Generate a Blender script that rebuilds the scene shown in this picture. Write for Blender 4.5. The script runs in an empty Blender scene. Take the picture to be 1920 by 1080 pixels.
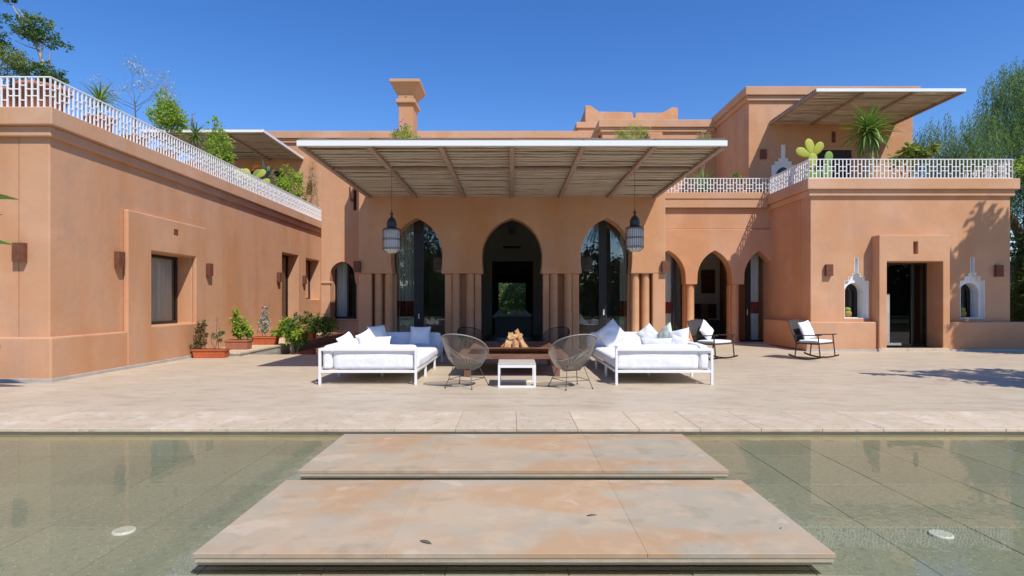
import bpy, bmesh, math, random
from mathutils import Vector, Matrix, noise
from mathutils.geometry import tessellate_polygon
R = math.radians
PI = math.pi
random.seed(7)
SC = bpy.context.scene
COL = SC.collection

# ------------------------------------------------------------------ camera
CAMH = 1.4
cam_d = bpy.data.cameras.new('camera')
cam = bpy.data.objects.new('camera', cam_d)
COL.objects.link(cam)
cam.location = (0, 0, CAMH)
cam.rotation_euler = (R(90), 0, 0)
cam_d.sensor_width = 36
cam_d.lens = 36*1100/1920
cam_d.shift_y = 26/1920
cam_d.clip_end = 2000
SC.camera = cam
SC.render.resolution_x = 1024
SC.render.resolution_y = 576

# ------------------------------------------------------------------ world, sun, exposure
SUN = Vector((.44, -.63, 1.0)).normalized()          # towards the sun
w = bpy.data.worlds.new("World")
SC.world = w
w.use_nodes = True
nt = w.node_tree
sky = nt.nodes.new('ShaderNodeTexSky')
sky.sky_type = 'NISHITA'
sky.sun_disc = False
sky.sun_elevation = math.asin(SUN.z)
sky.sun_rotation = math.atan2(SUN.x, SUN.y)
sky.altitude = 900
sky.air_density = 1.15
sky.dust_density = 0.1
sky.ozone_density = 4.0
hs = nt.nodes.new('ShaderNodeHueSaturation')
hs.inputs['Hue'].default_value = .512
hs.inputs['Saturation'].default_value = 1.28
hs.inputs['Value'].default_value = 1.0
nt.links.new(sky.outputs[0], hs.inputs['Color'])
bg = nt.nodes['Background']
nt.links.new(hs.outputs[0], bg.inputs['Color'])
bg.inputs['Strength'].default_value = 0.11
sun_d = bpy.data.lights.new('sun', 'SUN')
sun_d.energy = 3.15
sun_d.angle = R(.53)
sun_d.color = (1, .955, .88)
sun_o = bpy.data.objects.new('sun', sun_d)
COL.objects.link(sun_o)
sun_o.rotation_euler = SUN.to_track_quat('Z', 'Y').to_euler()
sun_o.location = (30, -40, 60)
SC.view_settings.view_transform = 'Standard'
SC.view_settings.look = 'None'
SC.view_settings.gamma = 1
SC.view_settings.exposure = 0.62
SC.view_settings.use_curve_mapping = False
SC.render.engine = 'CYCLES'
SC.cycles.max_bounces = 9
SC.cycles.transparent_max_bounces = 16
SC.cycles.diffuse_bounces = 5
SC.cycles.use_denoising = True

# ------------------------------------------------------------------ materials
def mat(name, base, rough=.8, spec=.3, var=None, scale=3.0, stretch=(1, 1, 1), bump=0, bscale=30, island=0,
        metal=0, transl=0, extra=None, detail=6, lo=.35, hi=.65):
    m = bpy.data.materials.new(name)
    m.use_nodes = True
    n = m.node_tree.nodes
    l = m.node_tree.links
    b = n['Principled BSDF']
    b.inputs['Roughness'].default_value = rough
    b.inputs['Specular IOR Level'].default_value = spec
    b.inputs['Metallic'].default_value = metal
    tc = n.new('ShaderNodeTexCoord')
    out = None
    c0 = n.new('ShaderNodeRGB'); c0.outputs[0].default_value = (*base, 1)
    out = c0.outputs[0]
    if var is not None:
        mp = n.new('ShaderNodeMapping'); mp.inputs['Scale'].default_value = stretch
        l.new(tc.outputs['Object'], mp.inputs['Vector'])
        no = n.new('ShaderNodeTexNoise'); no.inputs['Scale'].default_value = scale
        no.inputs['Detail'].default_value = detail; no.inputs['Roughness'].default_value = .6
        l.new(mp.outputs[0], no.inputs['Vector'])
        mr = n.new('ShaderNodeMapRange'); mr.inputs['From Min'].default_value = lo; mr.inputs['From Max'].default_value = hi
        l.new(no.outputs['Fac'], mr.inputs['Value'])
        mx = n.new('ShaderNodeMix'); mx.data_type = 'RGBA'
        l.new(mr.outputs[0], mx.inputs['Factor'])
        l.new(out, mx.inputs['A']); mx.inputs['B'].default_value = (*var, 1)
        out = mx.outputs['Result']
    if extra:                                   # list of (colour, scale, stretch, lo, hi, amount)
        for (c, s, st, lo2, hi2, am) in extra:
            mp = n.new('ShaderNodeMapping'); mp.inputs['Scale'].default_value = st
            mp.inputs['Location'].default_value = (s*3.1, s*1.7, s)
            l.new(tc.outputs['Object'], mp.inputs['Vector'])
            no = n.new('ShaderNodeTexNoise'); no.inputs['Scale'].default_value = s; no.inputs['Detail'].default_value = 7
            l.new(mp.outputs[0], no.inputs['Vector'])
            mr = n.new('ShaderNodeMapRange'); mr.inputs['From Min'].default_value = lo2; mr.inputs['From Max'].default_value = hi2
            mr.inputs['To Max'].default_value = am
            l.new(no.outputs['Fac'], mr.inputs['Value'])
            mx = n.new('ShaderNodeMix'); mx.data_type = 'RGBA'
            l.new(mr.outputs[0], mx.inputs['Factor'])
            l.new(out, mx.inputs['A']); mx.inputs['B'].default_value = (*c, 1)
            out = mx.outputs['Result']
    if island:
        ge = n.new('ShaderNodeNewGeometry')
        h = n.new('ShaderNodeHueSaturation')
        mr = n.new('ShaderNodeMapRange'); mr.inputs['To Min'].default_value = 1-island; mr.inputs['To Max'].default_value = 1+island
        l.new(ge.outputs['Random Per Island'], mr.inputs['Value'])
        l.new(mr.outputs[0], h.inputs['Value'])
        mr2 = n.new('ShaderNodeMapRange'); mr2.inputs['To Min'].default_value = .48; mr2.inputs['To Max'].default_value = .52
        l.new(ge.outputs['Random Per Island'], mr2.inputs['Value'])
        l.new(mr2.outputs[0], h.inputs['Hue'])
        l.new(out, h.inputs['Color'])
        out = h.outputs[0]
    oi = n.new('ShaderNodeObjectInfo')
    h = n.new('ShaderNodeHueSaturation')
    mr = n.new('ShaderNodeMapRange'); mr.inputs['To Min'].default_value = .95; mr.inputs['To Max'].default_value = 1.05
    l.new(oi.outputs['Random'], mr.inputs['Value'])
    m['objvar'] = 0
    h.inputs['Value'].default_value = 1.0
    l.new(out, h.inputs['Color'])
    out = h.outputs[0]
    if name in VARIED:
        l.new(mr.outputs[0], h.inputs['Value'])
        a = VARIED[name]
        mr.inputs['To Min'].default_value = 1-a; mr.inputs['To Max'].default_value = 1+a
    l.new(out, b.inputs['Base Color'])
    if bump:
        no = n.new('ShaderNodeTexNoise'); no.inputs['Scale'].default_value = bscale; no.inputs['Detail'].default_value = 5
        l.new(tc.outputs['Object'], no.inputs['Vector'])
        bp = n.new('ShaderNodeBump'); bp.inputs['Strength'].default_value = 1; bp.inputs['Distance'].default_value = bump
        l.new(no.outputs['Fac'], bp.inputs['Height'])
        l.new(bp.outputs[0], b.inputs['Normal'])
    if transl:
        t = n.new('ShaderNodeBsdfTranslucent')
        l.new(out, t.inputs['Color'])
        ms = n.new('ShaderNodeMixShader'); ms.inputs[0].default_value = transl
        l.new(b.outputs[0], ms.inputs[1]); l.new(t.outputs[0], ms.inputs[2])
        l.new(ms.outputs[0], n['Material Output'].inputs['Surface'])
    return m

VARIED = {'edge_stone': .07, 'slat_cane': .22, 'pool_tile': .07, 'slab_stone': .04, 'terracotta': .12, 'leaf_strap': .15, 'pad': .12, 'log': .15}

def sheet_glass(name, tint, rough=0.0, ior=1.5, wave=0, wscale=4, boost=1.0):
    m = bpy.data.materials.new(name)
    m.use_nodes = True
    n = m.node_tree.nodes; l = m.node_tree.links
    n.remove(n['Principled BSDF'])
    tr = n.new('ShaderNodeBsdfTransparent'); tr.inputs['Color'].default_value = (*tint, 1)
    gl = n.new('ShaderNodeBsdfGlossy'); gl.inputs['Roughness'].default_value = rough
    fr = n.new('ShaderNodeFresnel'); fr.inputs['IOR'].default_value = ior
    mu = n.new('ShaderNodeMath'); mu.operation = 'MULTIPLY'; mu.inputs[1].default_value = boost; mu.use_clamp = True
    l.new(fr.outputs[0], mu.inputs[0])
    ms = n.new('ShaderNodeMixShader')
    l.new(mu.outputs[0], ms.inputs[0]); l.new(tr.outputs[0], ms.inputs[1]); l.new(gl.outputs[0], ms.inputs[2])
    l.new(ms.outputs[0], n['Material Output'].inputs['Surface'])
    if wave:
        tc = n.new('ShaderNodeTexCoord')
        no = n.new('ShaderNodeTexNoise'); no.inputs['Scale'].default_value = wscale; no.inputs['Detail'].default_value = 2
        l.new(tc.outputs['Object'], no.inputs['Vector'])
        bp = n.new('ShaderNodeBump'); bp.inputs['Strength'].default_value = 1; bp.inputs['Distance'].default_value = wave
        l.new(no.outputs['Fac'], bp.inputs['Height'])
        l.new(bp.outputs[0], fr.inputs['Normal']); l.new(bp.outputs[0], gl.inputs['Normal'])
    return m

def plaster(name, a, b_, streak, dirt):
    return mat(name, a, rough=.75, spec=.25, var=b_, scale=.55, bump=.006, bscale=7, detail=8, lo=.3, hi=.7,
               extra=[(streak, 1.1, (1, 1, .16), .48, .66, .62), (dirt, 2.6, (1, 1, .55), .50, .72, .5), (streak, .33, (1, 1, 1), .50, .62, .5),
                      ((a[0]*1.18, a[1]*1.2, a[2]*1.25), .9, (1, 1, 1.4), .55, .8, .5)])
PL = plaster('plaster', (.595, .338, .20), (.545, .288, .155), (.51, .225, .09), (.45, .28, .185))
M = dict(
    plaster=PL,
    coping=plaster('coping_plaster', (.60, .355, .225), (.54, .298, .175), (.52, .27, .12), (.50, .34, .23)),
    column=mat('column_plaster', (.57, .32, .17), rough=.55, spec=.3, var=(.50, .25, .12), scale=2, bump=.003, bscale=14),
    skirting=mat('skirting_stone', (.50, .46, .41), rough=.6, var=(.38, .35, .31), scale=3, bump=.002),
    concrete=mat('terrace_concrete', (.51, .415, .295), rough=.48, spec=.22, var=(.57, .475, .35), scale=.7, bump=.0015, bscale=12, stretch=(1, 1.6, 1),
                 extra=[((.41, .32, .23), 2.2, (1, 2.2, 1), .48, .68, .6), ((.60, .52, .43), 5, (1, 2, 1), .55, .8, .5), ((.40, .28, .18), 7, (1, 1.6, 1), .58, .70, .5), ((.30, .24, .18), 40, (1, 1, 1), .66, .74, .5)]),
    edge=mat('edge_stone', (.62, .49, .35), rough=.55, spec=.2, var=(.54, .44, .31), scale=2.2, bump=.002, bscale=20,
             extra=[((.72, .64, .54), 4, (1, 1, 1), .5, .75, .6), ((.56, .38, .24), 3, (1, 1, 1), .58, .78, .5), ((.40, .30, .20), 11, (1, 1, 1), .56, .68, .65)]),
    slab=mat('slab_stone', (.49, .37, .245), rough=.6, spec=.25, var=(.42, .35, .25), scale=1.1, bump=.002, bscale=16, detail=9, lo=.42, hi=.58,
             extra=[((.48, .29, .15), 1.0, (.8, 1.3, 1), .47, .56, .8), ((.41, .36, .27), 2.6, (1, 1.2, 1), .50, .70, .6), ((.57, .42, .27), 6.0, (1, 1, 1), .50, .70, .45), ((.58, .46, .33), 2.3, (1, 1, 1), .64, .68, .55), ((.30, .26, .17), 5, (1, 1, 1), .58, .72, .5), ((.33, .23, .15), 14, (1, 1, 1), .68, .80, .6)]),
    slabface=mat('slab_face_stone', (.50, .41, .29), rough=.6, var=(.42, .34, .23), scale=3, stretch=(1, 1, 6), bump=.003, bscale=30),
    pool=None,
    white=mat('white_metal', (.80, .80, .78), rough=.35, spec=.4),
    whiteplaster=mat('white_plaster', (.80, .80, .79), rough=.8, var=(.74, .74, .72), scale=4),
    fabric=mat('white_fabric', (.84, .84, .84), rough=.95, spec=.1, var=(.78, .785, .80), scale=5, bump=.02, bscale=5),
    pillow=mat('pillow_fabric', (.84, .84, .84), rough=.95, spec=.1, var=(.80, .80, .81), scale=9, bump=.004, bscale=16),
    greypillow=mat('grey_pillow_fabric', (.66, .67, .67), rough=.95, spec=.1, var=(.60, .61, .61), scale=40, bump=.002, bscale=30),
    greenpillow=mat('pale_green_fabric', (.60, .66, .57), rough=.95, spec=.1),
    darkwood=mat('dark_wood', (.055, .036, .026), rough=.5, var=(.085, .055, .04), scale=8, stretch=(1, 1, 6)),
    weave=mat('woven_back', (.05, .045, .045), rough=.7, bump=.003, bscale=120),
    frame=mat('window_frame', (.022, .019, .017), rough=.35, spec=.4),
    bronze=mat('bronze_frame', (.10, .07, .05), rough=.45, spec=.4),
    glass=sheet_glass('window_glass', (.93, .94, .92), ior=1.5, boost=1.3),
    mirror=sheet_glass('reflective_glass', (.66, .70, .66), ior=1.5, boost=5.0),
    curtain=mat('curtain', (.86, .85, .80), rough=.9, var=(.76, .74, .69), scale=3, stretch=(8, 8, .2)),
    redband=mat('curtain_band', (.40, .09, .06), rough=.9, var=(.32, .07, .05), scale=3, stretch=(8, 8, .2)),
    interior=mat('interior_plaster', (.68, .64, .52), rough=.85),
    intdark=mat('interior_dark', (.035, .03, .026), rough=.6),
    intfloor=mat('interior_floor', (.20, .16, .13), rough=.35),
    greysofa=mat('grey_sofa', (.20, .195, .19), rough=.9),
    rust=mat('rust_metal', (.135, .048, .028), rough=.7, var=(.19, .07, .035), scale=14, bump=.001, bscale=60),
    corten=mat('corten_steel', (.17, .075, .045), rough=.55, spec=.35, var=(.24, .115, .07), scale=5, bump=.001, bscale=40),
    iron=mat('dark_iron', (.05, .05, .055), rough=.45, spec=.5, metal=.4),
    lampglass=mat('lantern_panel', (.86, .87, .88), rough=.4, transl=.5),
    lampwhite=mat('lantern_base_panel', (.75, .73, .66), rough=.4, transl=.4),
    rafter=mat('rafter_wood', (.40, .28, .215), rough=.75, var=(.32, .215, .165), scale=6, bump=.001),
    cane=mat('slat_cane', (.30, .24, .185), rough=.85, var=(.17, .13, .10), scale=3, stretch=(.6, 8, 8), transl=.35),
    canelight=mat('slat_light_line', (.85, .76, .64), rough=.85, var=(.72, .62, .50), scale=3, stretch=(.6, 8, 8), transl=.5),  # near-white colour stands in for sunlight showing between the canes
    cord=mat('chair_cord', (.27, .235, .19), rough=.6),
    chairframe=mat('chair_frame', (.085, .07, .06), rough=.45, spec=.5),
    chairrim=mat('chair_rim', (.30, .26, .22), rough=.5),
    black=mat('black_metal', (.02, .02, .022), rough=.5),
    screen=mat('dark_screen', (.006, .006, .007), rough=.12, spec=.6),
    picture=mat('picture', (.16, .05, .03), rough=.7, var=(.05, .03, .03), scale=9),
    log=mat('log', (.50, .28, .13), rough=.85, var=(.40, .19, .08), scale=6, stretch=(1, 1, .35), bump=.008, bscale=20,
            extra=[((.16, .07, .03), 9, (1, 1, .3), .54, .64, .8), ((.62, .40, .21), 6, (1, 1, .3), .5, .62, .8)]),
    terracotta=mat('terracotta', (.50, .125, .045), rough=.75, var=(.42, .10, .04), scale=5, bump=.002),
    pot=mat('clay_pot', (.40, .16, .09), rough=.8, var=(.34, .13, .07), scale=5),
    yellowpot=mat('ochre_pot', (.46, .28, .04), rough=.6, var=(.22, .14, .03), scale=30),
    soil=mat('soil', (.06, .04, .028), rough=.95, bump=.01, bscale=30),
    grass=mat('grass', (.055, .11, .02), rough=.9, var=(.09, .15, .03), scale=2, bump=.02, bscale=40),
    bark=mat('bark', (.16, .12, .085), rough=.9, var=(.10, .075, .055), scale=10, stretch=(1, 1, .3), bump=.01, bscale=20),
    palebark=mat('pale_bark', (.42, .37, .30), rough=.85, var=(.30, .26, .20), scale=10, stretch=(1, 1, .3)),
    yuccabark=mat('yucca_bark', (.22, .17, .10), rough=.9, var=(.46, .36, .18), scale=22, bump=.02, bscale=26, lo=.5, hi=.56),
    leaf=mat('leaf', (.11, .21, .035), rough=.5, spec=.4, island=.45, transl=.3, var=(.08, .16, .03), scale=2),
    leaflime=mat('leaf_lime', (.46, .58, .09), rough=.5, spec=.35, island=.35, transl=.5, var=(.30, .45, .06), scale=2.5),
    leafyellow=mat('leaf_yellow', (.33, .38, .08), rough=.6, island=.4, transl=.35, var=(.18, .26, .05), scale=2),
    leafgrey=mat('leaf_grey', (.42, .46, .38), rough=.6, island=.3, transl=.2),
    leafbrown=mat('leaf_brown', (.25, .14, .07), rough=.8, island=.4, transl=.2, var=(.17, .13, .05), scale=6),
    leafpepper=mat('leaf_pepper', (.27, .38, .13), rough=.55, island=.4, transl=.45, var=(.18, .29, .10), scale=1.2),
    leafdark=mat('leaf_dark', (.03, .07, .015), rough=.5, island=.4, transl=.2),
    leafolive=mat('leaf_olive', (.15, .23, .08), rough=.6, island=.4, transl=.25, var=(.10, .16, .055), scale=1),
    plume=mat('plume', (.50, .42, .24), rough=.9, island=.2, transl=.4),
    flower=mat('flower_lilac', (.46, .27, .45), rough=.8, island=.2, transl=.3),
    pinkflower=mat('flower_pink', (.62, .40, .38), rough=.8, island=.2, transl=.3),
    orangeflower=mat('flower_orange', (.65, .14, .02), rough=.7),
    strap=mat('leaf_strap', (.17, .29, .045), rough=.4, spec=.5, transl=.3, var=(.16, .27, .05), scale=6),
    straplight=mat('leaf_strap_light', (.20, .32, .06), rough=.4, spec=.5, transl=.3),
    agave=mat('agave_leaf', (.08, .17, .12), rough=.5),
    pad=mat('pad', (.32, .36, .04), rough=.6, var=(.40, .40, .06), scale=7, extra=[((.12, .10, .02), 34, (1, 1, 1), .66, .70, .7), ((.45, .33, .12), 3, (1, 1, 1), .58, .66, .6)]),
    padgreen=mat('pad_green', (.15, .26, .05), rough=.6, var=(.20, .30, .07), scale=7),
)
def pool_mat():
    m = mat('pool_tile', (.285, .285, .23), rough=.5, var=(.33, .315, .245), scale=1.4, bump=.003, bscale=45,
            extra=[((.18, .20, .14), 22, (1, 1, 1), .5, .7, .6)])
    n = m.node_tree.nodes; l = m.node_tree.links
    b = n['Principled BSDF']
    src = b.inputs['Base Color'].links[0].from_socket
    tc = n.new('ShaderNodeTexCoord')
    vo = n.new('ShaderNodeTexVoronoi'); vo.inputs['Scale'].default_value = 70
    l.new(tc.outputs['Object'], vo.inputs['Vector'])
    wn = n.new('ShaderNodeTexWhiteNoise'); l.new(vo.outputs['Position'], wn.inputs['Vector'])
    mr = n.new('ShaderNodeMapRange'); mr.inputs['From Min'].default_value = .80; mr.inputs['From Max'].default_value = .97
    l.new(wn.outputs['Value'], mr.inputs['Value'])
    mr2 = n.new('ShaderNodeMapRange'); mr2.inputs['From Min'].default_value = .42; mr2.inputs['From Max'].default_value = .2
    l.new(vo.outputs['Distance'], mr2.inputs['Value'])
    mu = n.new('ShaderNodeMath'); mu.operation = 'MULTIPLY'; l.new(mr.outputs[0], mu.inputs[0]); l.new(mr2.outputs[0], mu.inputs[1])
    mx = n.new('ShaderNodeMix'); mx.data_type = 'RGBA'
    l.new(mu.outputs[0], mx.inputs['Factor']); l.new(src, mx.inputs['A']); mx.inputs['B'].default_value = (.62, .60, .48, 1)
    l.new(mx.outputs['Result'], b.inputs['Base Color'])
    return m
M['pool'] = pool_mat()
M['water'] = sheet_glass('water', (.86, .90, .84), ior=1.33, wave=.0012, wscale=5, boost=1.0)

# ------------------------------------------------------------------ object helpers
def link(name, me, parent=None, loc=None, rot=None):
    o = bpy.data.objects.new(name, me)
    COL.objects.link(o)
    if parent is not None: o.parent = parent
    if loc is not None: o.location = loc
    if rot is not None: o.rotation_euler = rot
    return o
def empty(name, label, cat, loc=(0, 0, 0), rz=0, group=None):
    o = bpy.data.objects.new(name, None)
    o.empty_display_size = .2
    COL.objects.link(o)
    o.location = loc; o.rotation_euler = (0, 0, rz)
    tag(o, label, cat, group)
    return o
def tag(o, label=None, cat=None, group=None, kind=None):
    if label: o['label'] = label
    if cat: o['category'] = cat
    if group: o['group'] = group
    if kind: o['kind'] = kind
    return o
def copy_tree(o, parent=None):
    c = o.copy(); COL.objects.link(c)
    if parent is not None: c.parent = parent
    for ch in o.children: copy_tree(ch, c)
    return c

class MB:
    """collects simple shapes into one mesh"""
    def __init__(s): s.v = []; s.f = []; s.sm = []
    def add(s, vs, fs, smooth=False):
        k = len(s.v); s.v += [tuple(v) for v in vs]
        s.f += [[i+k for i in f] for f in fs]; s.sm += [smooth]*len(fs)
        return s
    def box(s, x0, x1, y0, y1, z0, z1):
        return s.add([(x0,y0,z0),(x1,y0,z0),(x1,y1,z0),(x0,y1,z0),(x0,y0,z1),(x1,y0,z1),(x1,y1,z1),(x0,y1,z1)],
              [(0,3,2,1),(4,5,6,7),(0,1,5,4),(1,2,6,5),(2,3,7,6),(3,0,4,7)])
    def cbox(s, c, d):
        return s.box(c[0]-d[0]/2, c[0]+d[0]/2, c[1]-d[1]/2, c[1]+d[1]/2, c[2]-d[2]/2, c[2]+d[2]/2)
    def tube(s, pts, rad, n=6, closed=False, cap=True):
        pts = [Vector(p) for p in pts]
        if not isinstance(rad, (list, tuple)): rad = [rad]*len(pts)
        m = len(pts); base = len(s.v); vs = []
        up = None
        for i, p in enumerate(pts):
            a = pts[(i-1) % m] if (closed or i > 0) else p
            b = pts[(i+1) % m] if (closed or i < m-1) else p
            t = (b-a).normalized() if (b-a).length > 1e-9 else Vector((0, 0, 1))
            if up is None:
                up = Vector((0, 0, 1)) if abs(t.z) < .9 else Vector((1, 0, 0))
            x = up.cross(t)
            if x.length < 1e-5: x = Vector((1, 0, 0)).cross(t)
            x.normalize(); y = t.cross(x); up = y
            for k in range(n):
                a_ = 2*PI*k/n
                vs.append(p + (x*math.cos(a_)+y*math.sin(a_))*rad[i])
        fs = []
        for i in range(m if closed else m-1):
            j = (i+1) % m
            for k in range(n):
                k2 = (k+1) % n
                fs.append((i*n+k, i*n+k2, j*n+k2, j*n+k))
        s.add(vs, fs, n > 4)
        if cap and not closed:
            s.add(vs[:n][::-1], [tuple(range(n))]); s.add(vs[-n:], [tuple(range(n))])
        return s
    def lathe(s, prof, n=16, c=(0, 0, 0), smooth=True):
        vs = []
        for r, z in prof:
            for k in range(n):
                a = 2*PI*k/n; vs.append((c[0]+r*math.cos(a), c[1]+r*math.sin(a), c[2]+z))
        fs = []
        for i in range(len(prof)-1):
            for k in range(n):
                k2 = (k+1) % n; fs.append((i*n+k, i*n+k2, (i+1)*n+k2, (i+1)*n+k))
        s.add(vs, fs, smooth)
        s.add(vs[:n][::-1], [tuple(range(n))]); s.add(vs[-n:], [tuple(range(n))])
        return s
    def prism(s, pts, h0, h1, axis='y'):
        """pts polygon (u,v); extruded along axis between h0 and h1"""
        mp = {'y': lambda u, v, h: (u, h, v), 'x': lambda u, v, h: (h, u, v), 'z': lambda u, v, h: (u, v, h)}[axis]
        n = len(pts)
        vs = [mp(u, v, h0) for u, v in pts]+[mp(u, v, h1) for u, v in pts]
        tri = tessellate_polygon([[Vector((u, v, 0)) for u, v in pts]])
        fs = [tuple(t) for t in tri]+[tuple(i+n for i in t[::-1]) for t in tri]
        fs += [(i, (i+1) % n, (i+1) % n+n, i+n) for i in range(n)]
        return s.add(vs, fs)
    def mesh(s, name, m):
        me = bpy.data.meshes.new(name)
        me.from_pydata(s.v, [], s.f)
        me.polygons.foreach_set('use_smooth', s.sm)
        bm = bmesh.new(); bm.from_mesh(me)
        bmesh.ops.recalc_face_normals(bm, faces=bm.faces)
        bm.to_mesh(me); bm.free()
        me.materials.append(m)
        return me
    def build(s, name, m, parent=None, loc=None, rot=None, bevel=0, seg=2):
        o = link(name, s.mesh(name, m), parent, loc, rot)
        if bevel: add_bevel(o, bevel, seg)
        return o
def add_bevel(o, wd, seg=2):
    b = o.modifiers.new('bevel', 'BEVEL'); b.width = wd; b.segments = seg; b.limit_method = 'ANGLE'; b.angle_limit = R(40)
    b.harden_normals = False
    return o
def box(name, m, parent, x0, x1, y0, y1, z0, z1, bevel=0):
    return MB().box(x0, x1, y0, y1, z0, z1).build(name, m, parent, bevel=bevel)

def plate(name, m, parent, outer, holes, h0, h1, axis='y', bevel=.015):
    """a wall plate with real openings; outer and holes are (u, v) rings"""
    mp = {'y': lambda u, v, h: (u, h, v), 'x': lambda u, v, h: (h, u, v), 'z': lambda u, v, h: (u, v, h)}[axis]
    rings = [outer]+holes
    flat = [p for r in rings for p in r]
    tri = tessellate_polygon([[Vector((u, v, 0)) for u, v in r] for r in rings])
    n = len(flat)
    vs = [mp(u, v, h0) for u, v in flat]+[mp(u, v, h1) for u, v in flat]
    fs = [tuple(t) for t in tri]+[tuple(i+n for i in t[::-1]) for t in tri]
    k = 0
    for r in rings:
        c = len(r)
        fs += [(k+i, k+(i+1) % c, k+(i+1) % c+n, k+i+n) for i in range(c)]
        k += c
    me = bpy.data.meshes.new(name)
    me.from_pydata(vs, [], fs)
    bm = bmesh.new(); bm.from_mesh(me)
    bmesh.ops.recalc_face_normals(bm, faces=bm.faces)
    bmesh.ops.dissolve_limit(bm, angle_limit=R(1), verts=bm.verts, edges=bm.edges)
    bmesh.ops.triangulate(bm, faces=[f for f in bm.faces if len(f.verts) > 4])
    bm.to_mesh(me); bm.free()
    me.materials.append(m)
    o = link(name, me, parent)
    if bevel: add_bevel(o, bevel)
    return o
def rect(u0, u1, v0, v1): return [(u0, v0), (u1, v0), (u1, v1), (u0, v1)]
def arch_ring(cx, hw, z0, zs, z1, za, hs=None, n=14):
    """pointed horseshoe arch from z0 up; half width hs at springing zs, hw at z1, apex za"""
    hs = hs or hw
    h = za-z1; r = (hw*hw+h*h)/(2*hw)
    a1 = math.atan2(h, -(hw-r)) if r > hw else math.atan2(h, r-hw)
    a1 = math.asin(min(1, h/r))
    right = []
    if z0 < zs-1e-4: right.append((hs, z0))
    for i in range(5):
        t = i/5; right.append((hs+(hw-hs)*math.sin(t*PI/2), zs+(z1-zs)*t))
    for i in range(n):
        a = a1*i/n
        right.append((hw-r+r*math.cos(a), z1+r*math.sin(a)))
    left = [(-u, v) for u, v in right[::-1]]
    ring = right+[(0, za)]+left
    return [(cx+u, v) for u, v in ring]

def soft_box(name, m, parent, x0, x1, y0, y1, z0, z1, r=.05, cuts=9, wr=.008, puff=.01, seed=0, fs=5):
    bm = bmesh.new()
    bmesh.ops.create_cube(bm, size=2)
    bmesh.ops.subdivide_edges(bm, edges=bm.edges, cuts=cuts, use_grid_fill=True)
    c = Vector(((x0+x1)/2, (y0+y1)/2, (z0+z1)/2)); d = Vector(((x1-x0)/2, (y1-y0)/2, (z1-z0)/2))
    r = min(r, min(d)*.98)
    for v in bm.verts:
        p = Vector((math.sin(v.co.x*PI/2) if abs(v.co.x) < 1 else v.co.x, math.sin(v.co.y*PI/2) if abs(v.co.y) < 1 else v.co.y, v.co.z))
        q = Vector((p.x*d.x, p.y*d.y, p.z*d.z))
        inner = Vector([max(-(d[i]-r), min(d[i]-r, q[i])) for i in range(3)])
        e = q-inner
        if e.length > 1e-9: q = inner+e.normalized()*min(r, r if e.length > 0 else 0)
        b = (1-v.co.x**2)*(1-v.co.y**2)+(1-v.co.y**2)*(1-v.co.z**2)+(1-v.co.x**2)*(1-v.co.z**2)
        nrm = Vector((v.co.x**9, v.co.y**9, v.co.z**9))
        if nrm.length > 0: q += nrm.normalized()*(puff*min(1, b))
        nn = noise.noise_vector((q+c)*fs+Vector((seed*7.3, 0, 0)))*wr + noise.noise_vector((q+c)*fs*2.7+Vector((seed, 3, 0)))*wr*.5
        v.co = c+q+nn
    for f in bm.faces: f.smooth = True
    me = bpy.data.meshes.new(name); bm.to_mesh(me); bm.free()
    me.materials.append(m)
    o = link(name, me, parent)
    ss = o.modifiers.new('smooth', 'SUBSURF'); ss.levels = 1; ss.render_levels = 1
    return o

def pillow_mesh(name, m, wd, ht, th, seed=0):
    n = 14
    vs = []; fs = []
    for side in (1, -1):
        for i in range(n+1):
            for j in range(n+1):
                u = -1+2*i/n; v = -1+2*j/n
                k = max(0, (1-abs(u)**2.6))*max(0, (1-abs(v)**2.6))
                t = th/2*k**.55
                pin = 1-.10*(1-abs(u)**2)*abs(v)**3
                pin2 = 1-.10*(1-abs(v)**2)*abs(u)**3
                x = u*wd/2*pin2; y = v*ht/2*pin
                w_ = noise.noise(Vector((u*2.2+seed*5, v*2.2, side)))*.018 + noise.noise(Vector((u*5+seed*3, v*5, side*2)))*.008
                vs.append((x, y, side*t + w_*(k**.3)))
    N = (n+1)*(n+1)
    for s_ in range(2):
        for i in range(n):
            for j in range(n):
                a = s_*N+i*(n+1)+j
                fs.append((a, a+1, a+n+2, a+n+1))
    me = bpy.data.meshes.new(name); me.from_pydata(vs, [], fs)
    bm = bmesh.new(); bm.from_mesh(me)
    bmesh.ops.remove_doubles(bm, verts=bm.verts, dist=.0015)
    bmesh.ops.recalc_face_normals(bm, faces=bm.faces)
    for f in bm.faces: f.smooth = True
    bm.to_mesh(me); bm.free()
    me.materials.append(m)
    return me
def pillow(label, m, loc, rot, wd=.5, ht=.5, th=.18, seed=0, group='pillows on the outdoor sofas', roll=0):
    o = link('pillow', pillow_mesh('pillow', m, wd, ht, th, seed))
    o.location = loc
    o.rotation_euler = rot
    if roll: o.rotation_euler = (o.rotation_euler.to_matrix() @ Matrix.Rotation(roll, 3, 'Z')).to_euler()
    ss = o.modifiers.new('smooth', 'SUBSURF'); ss.levels = 1; ss.render_levels = 1
    return tag(o, label, 'pillow', group)

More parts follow.
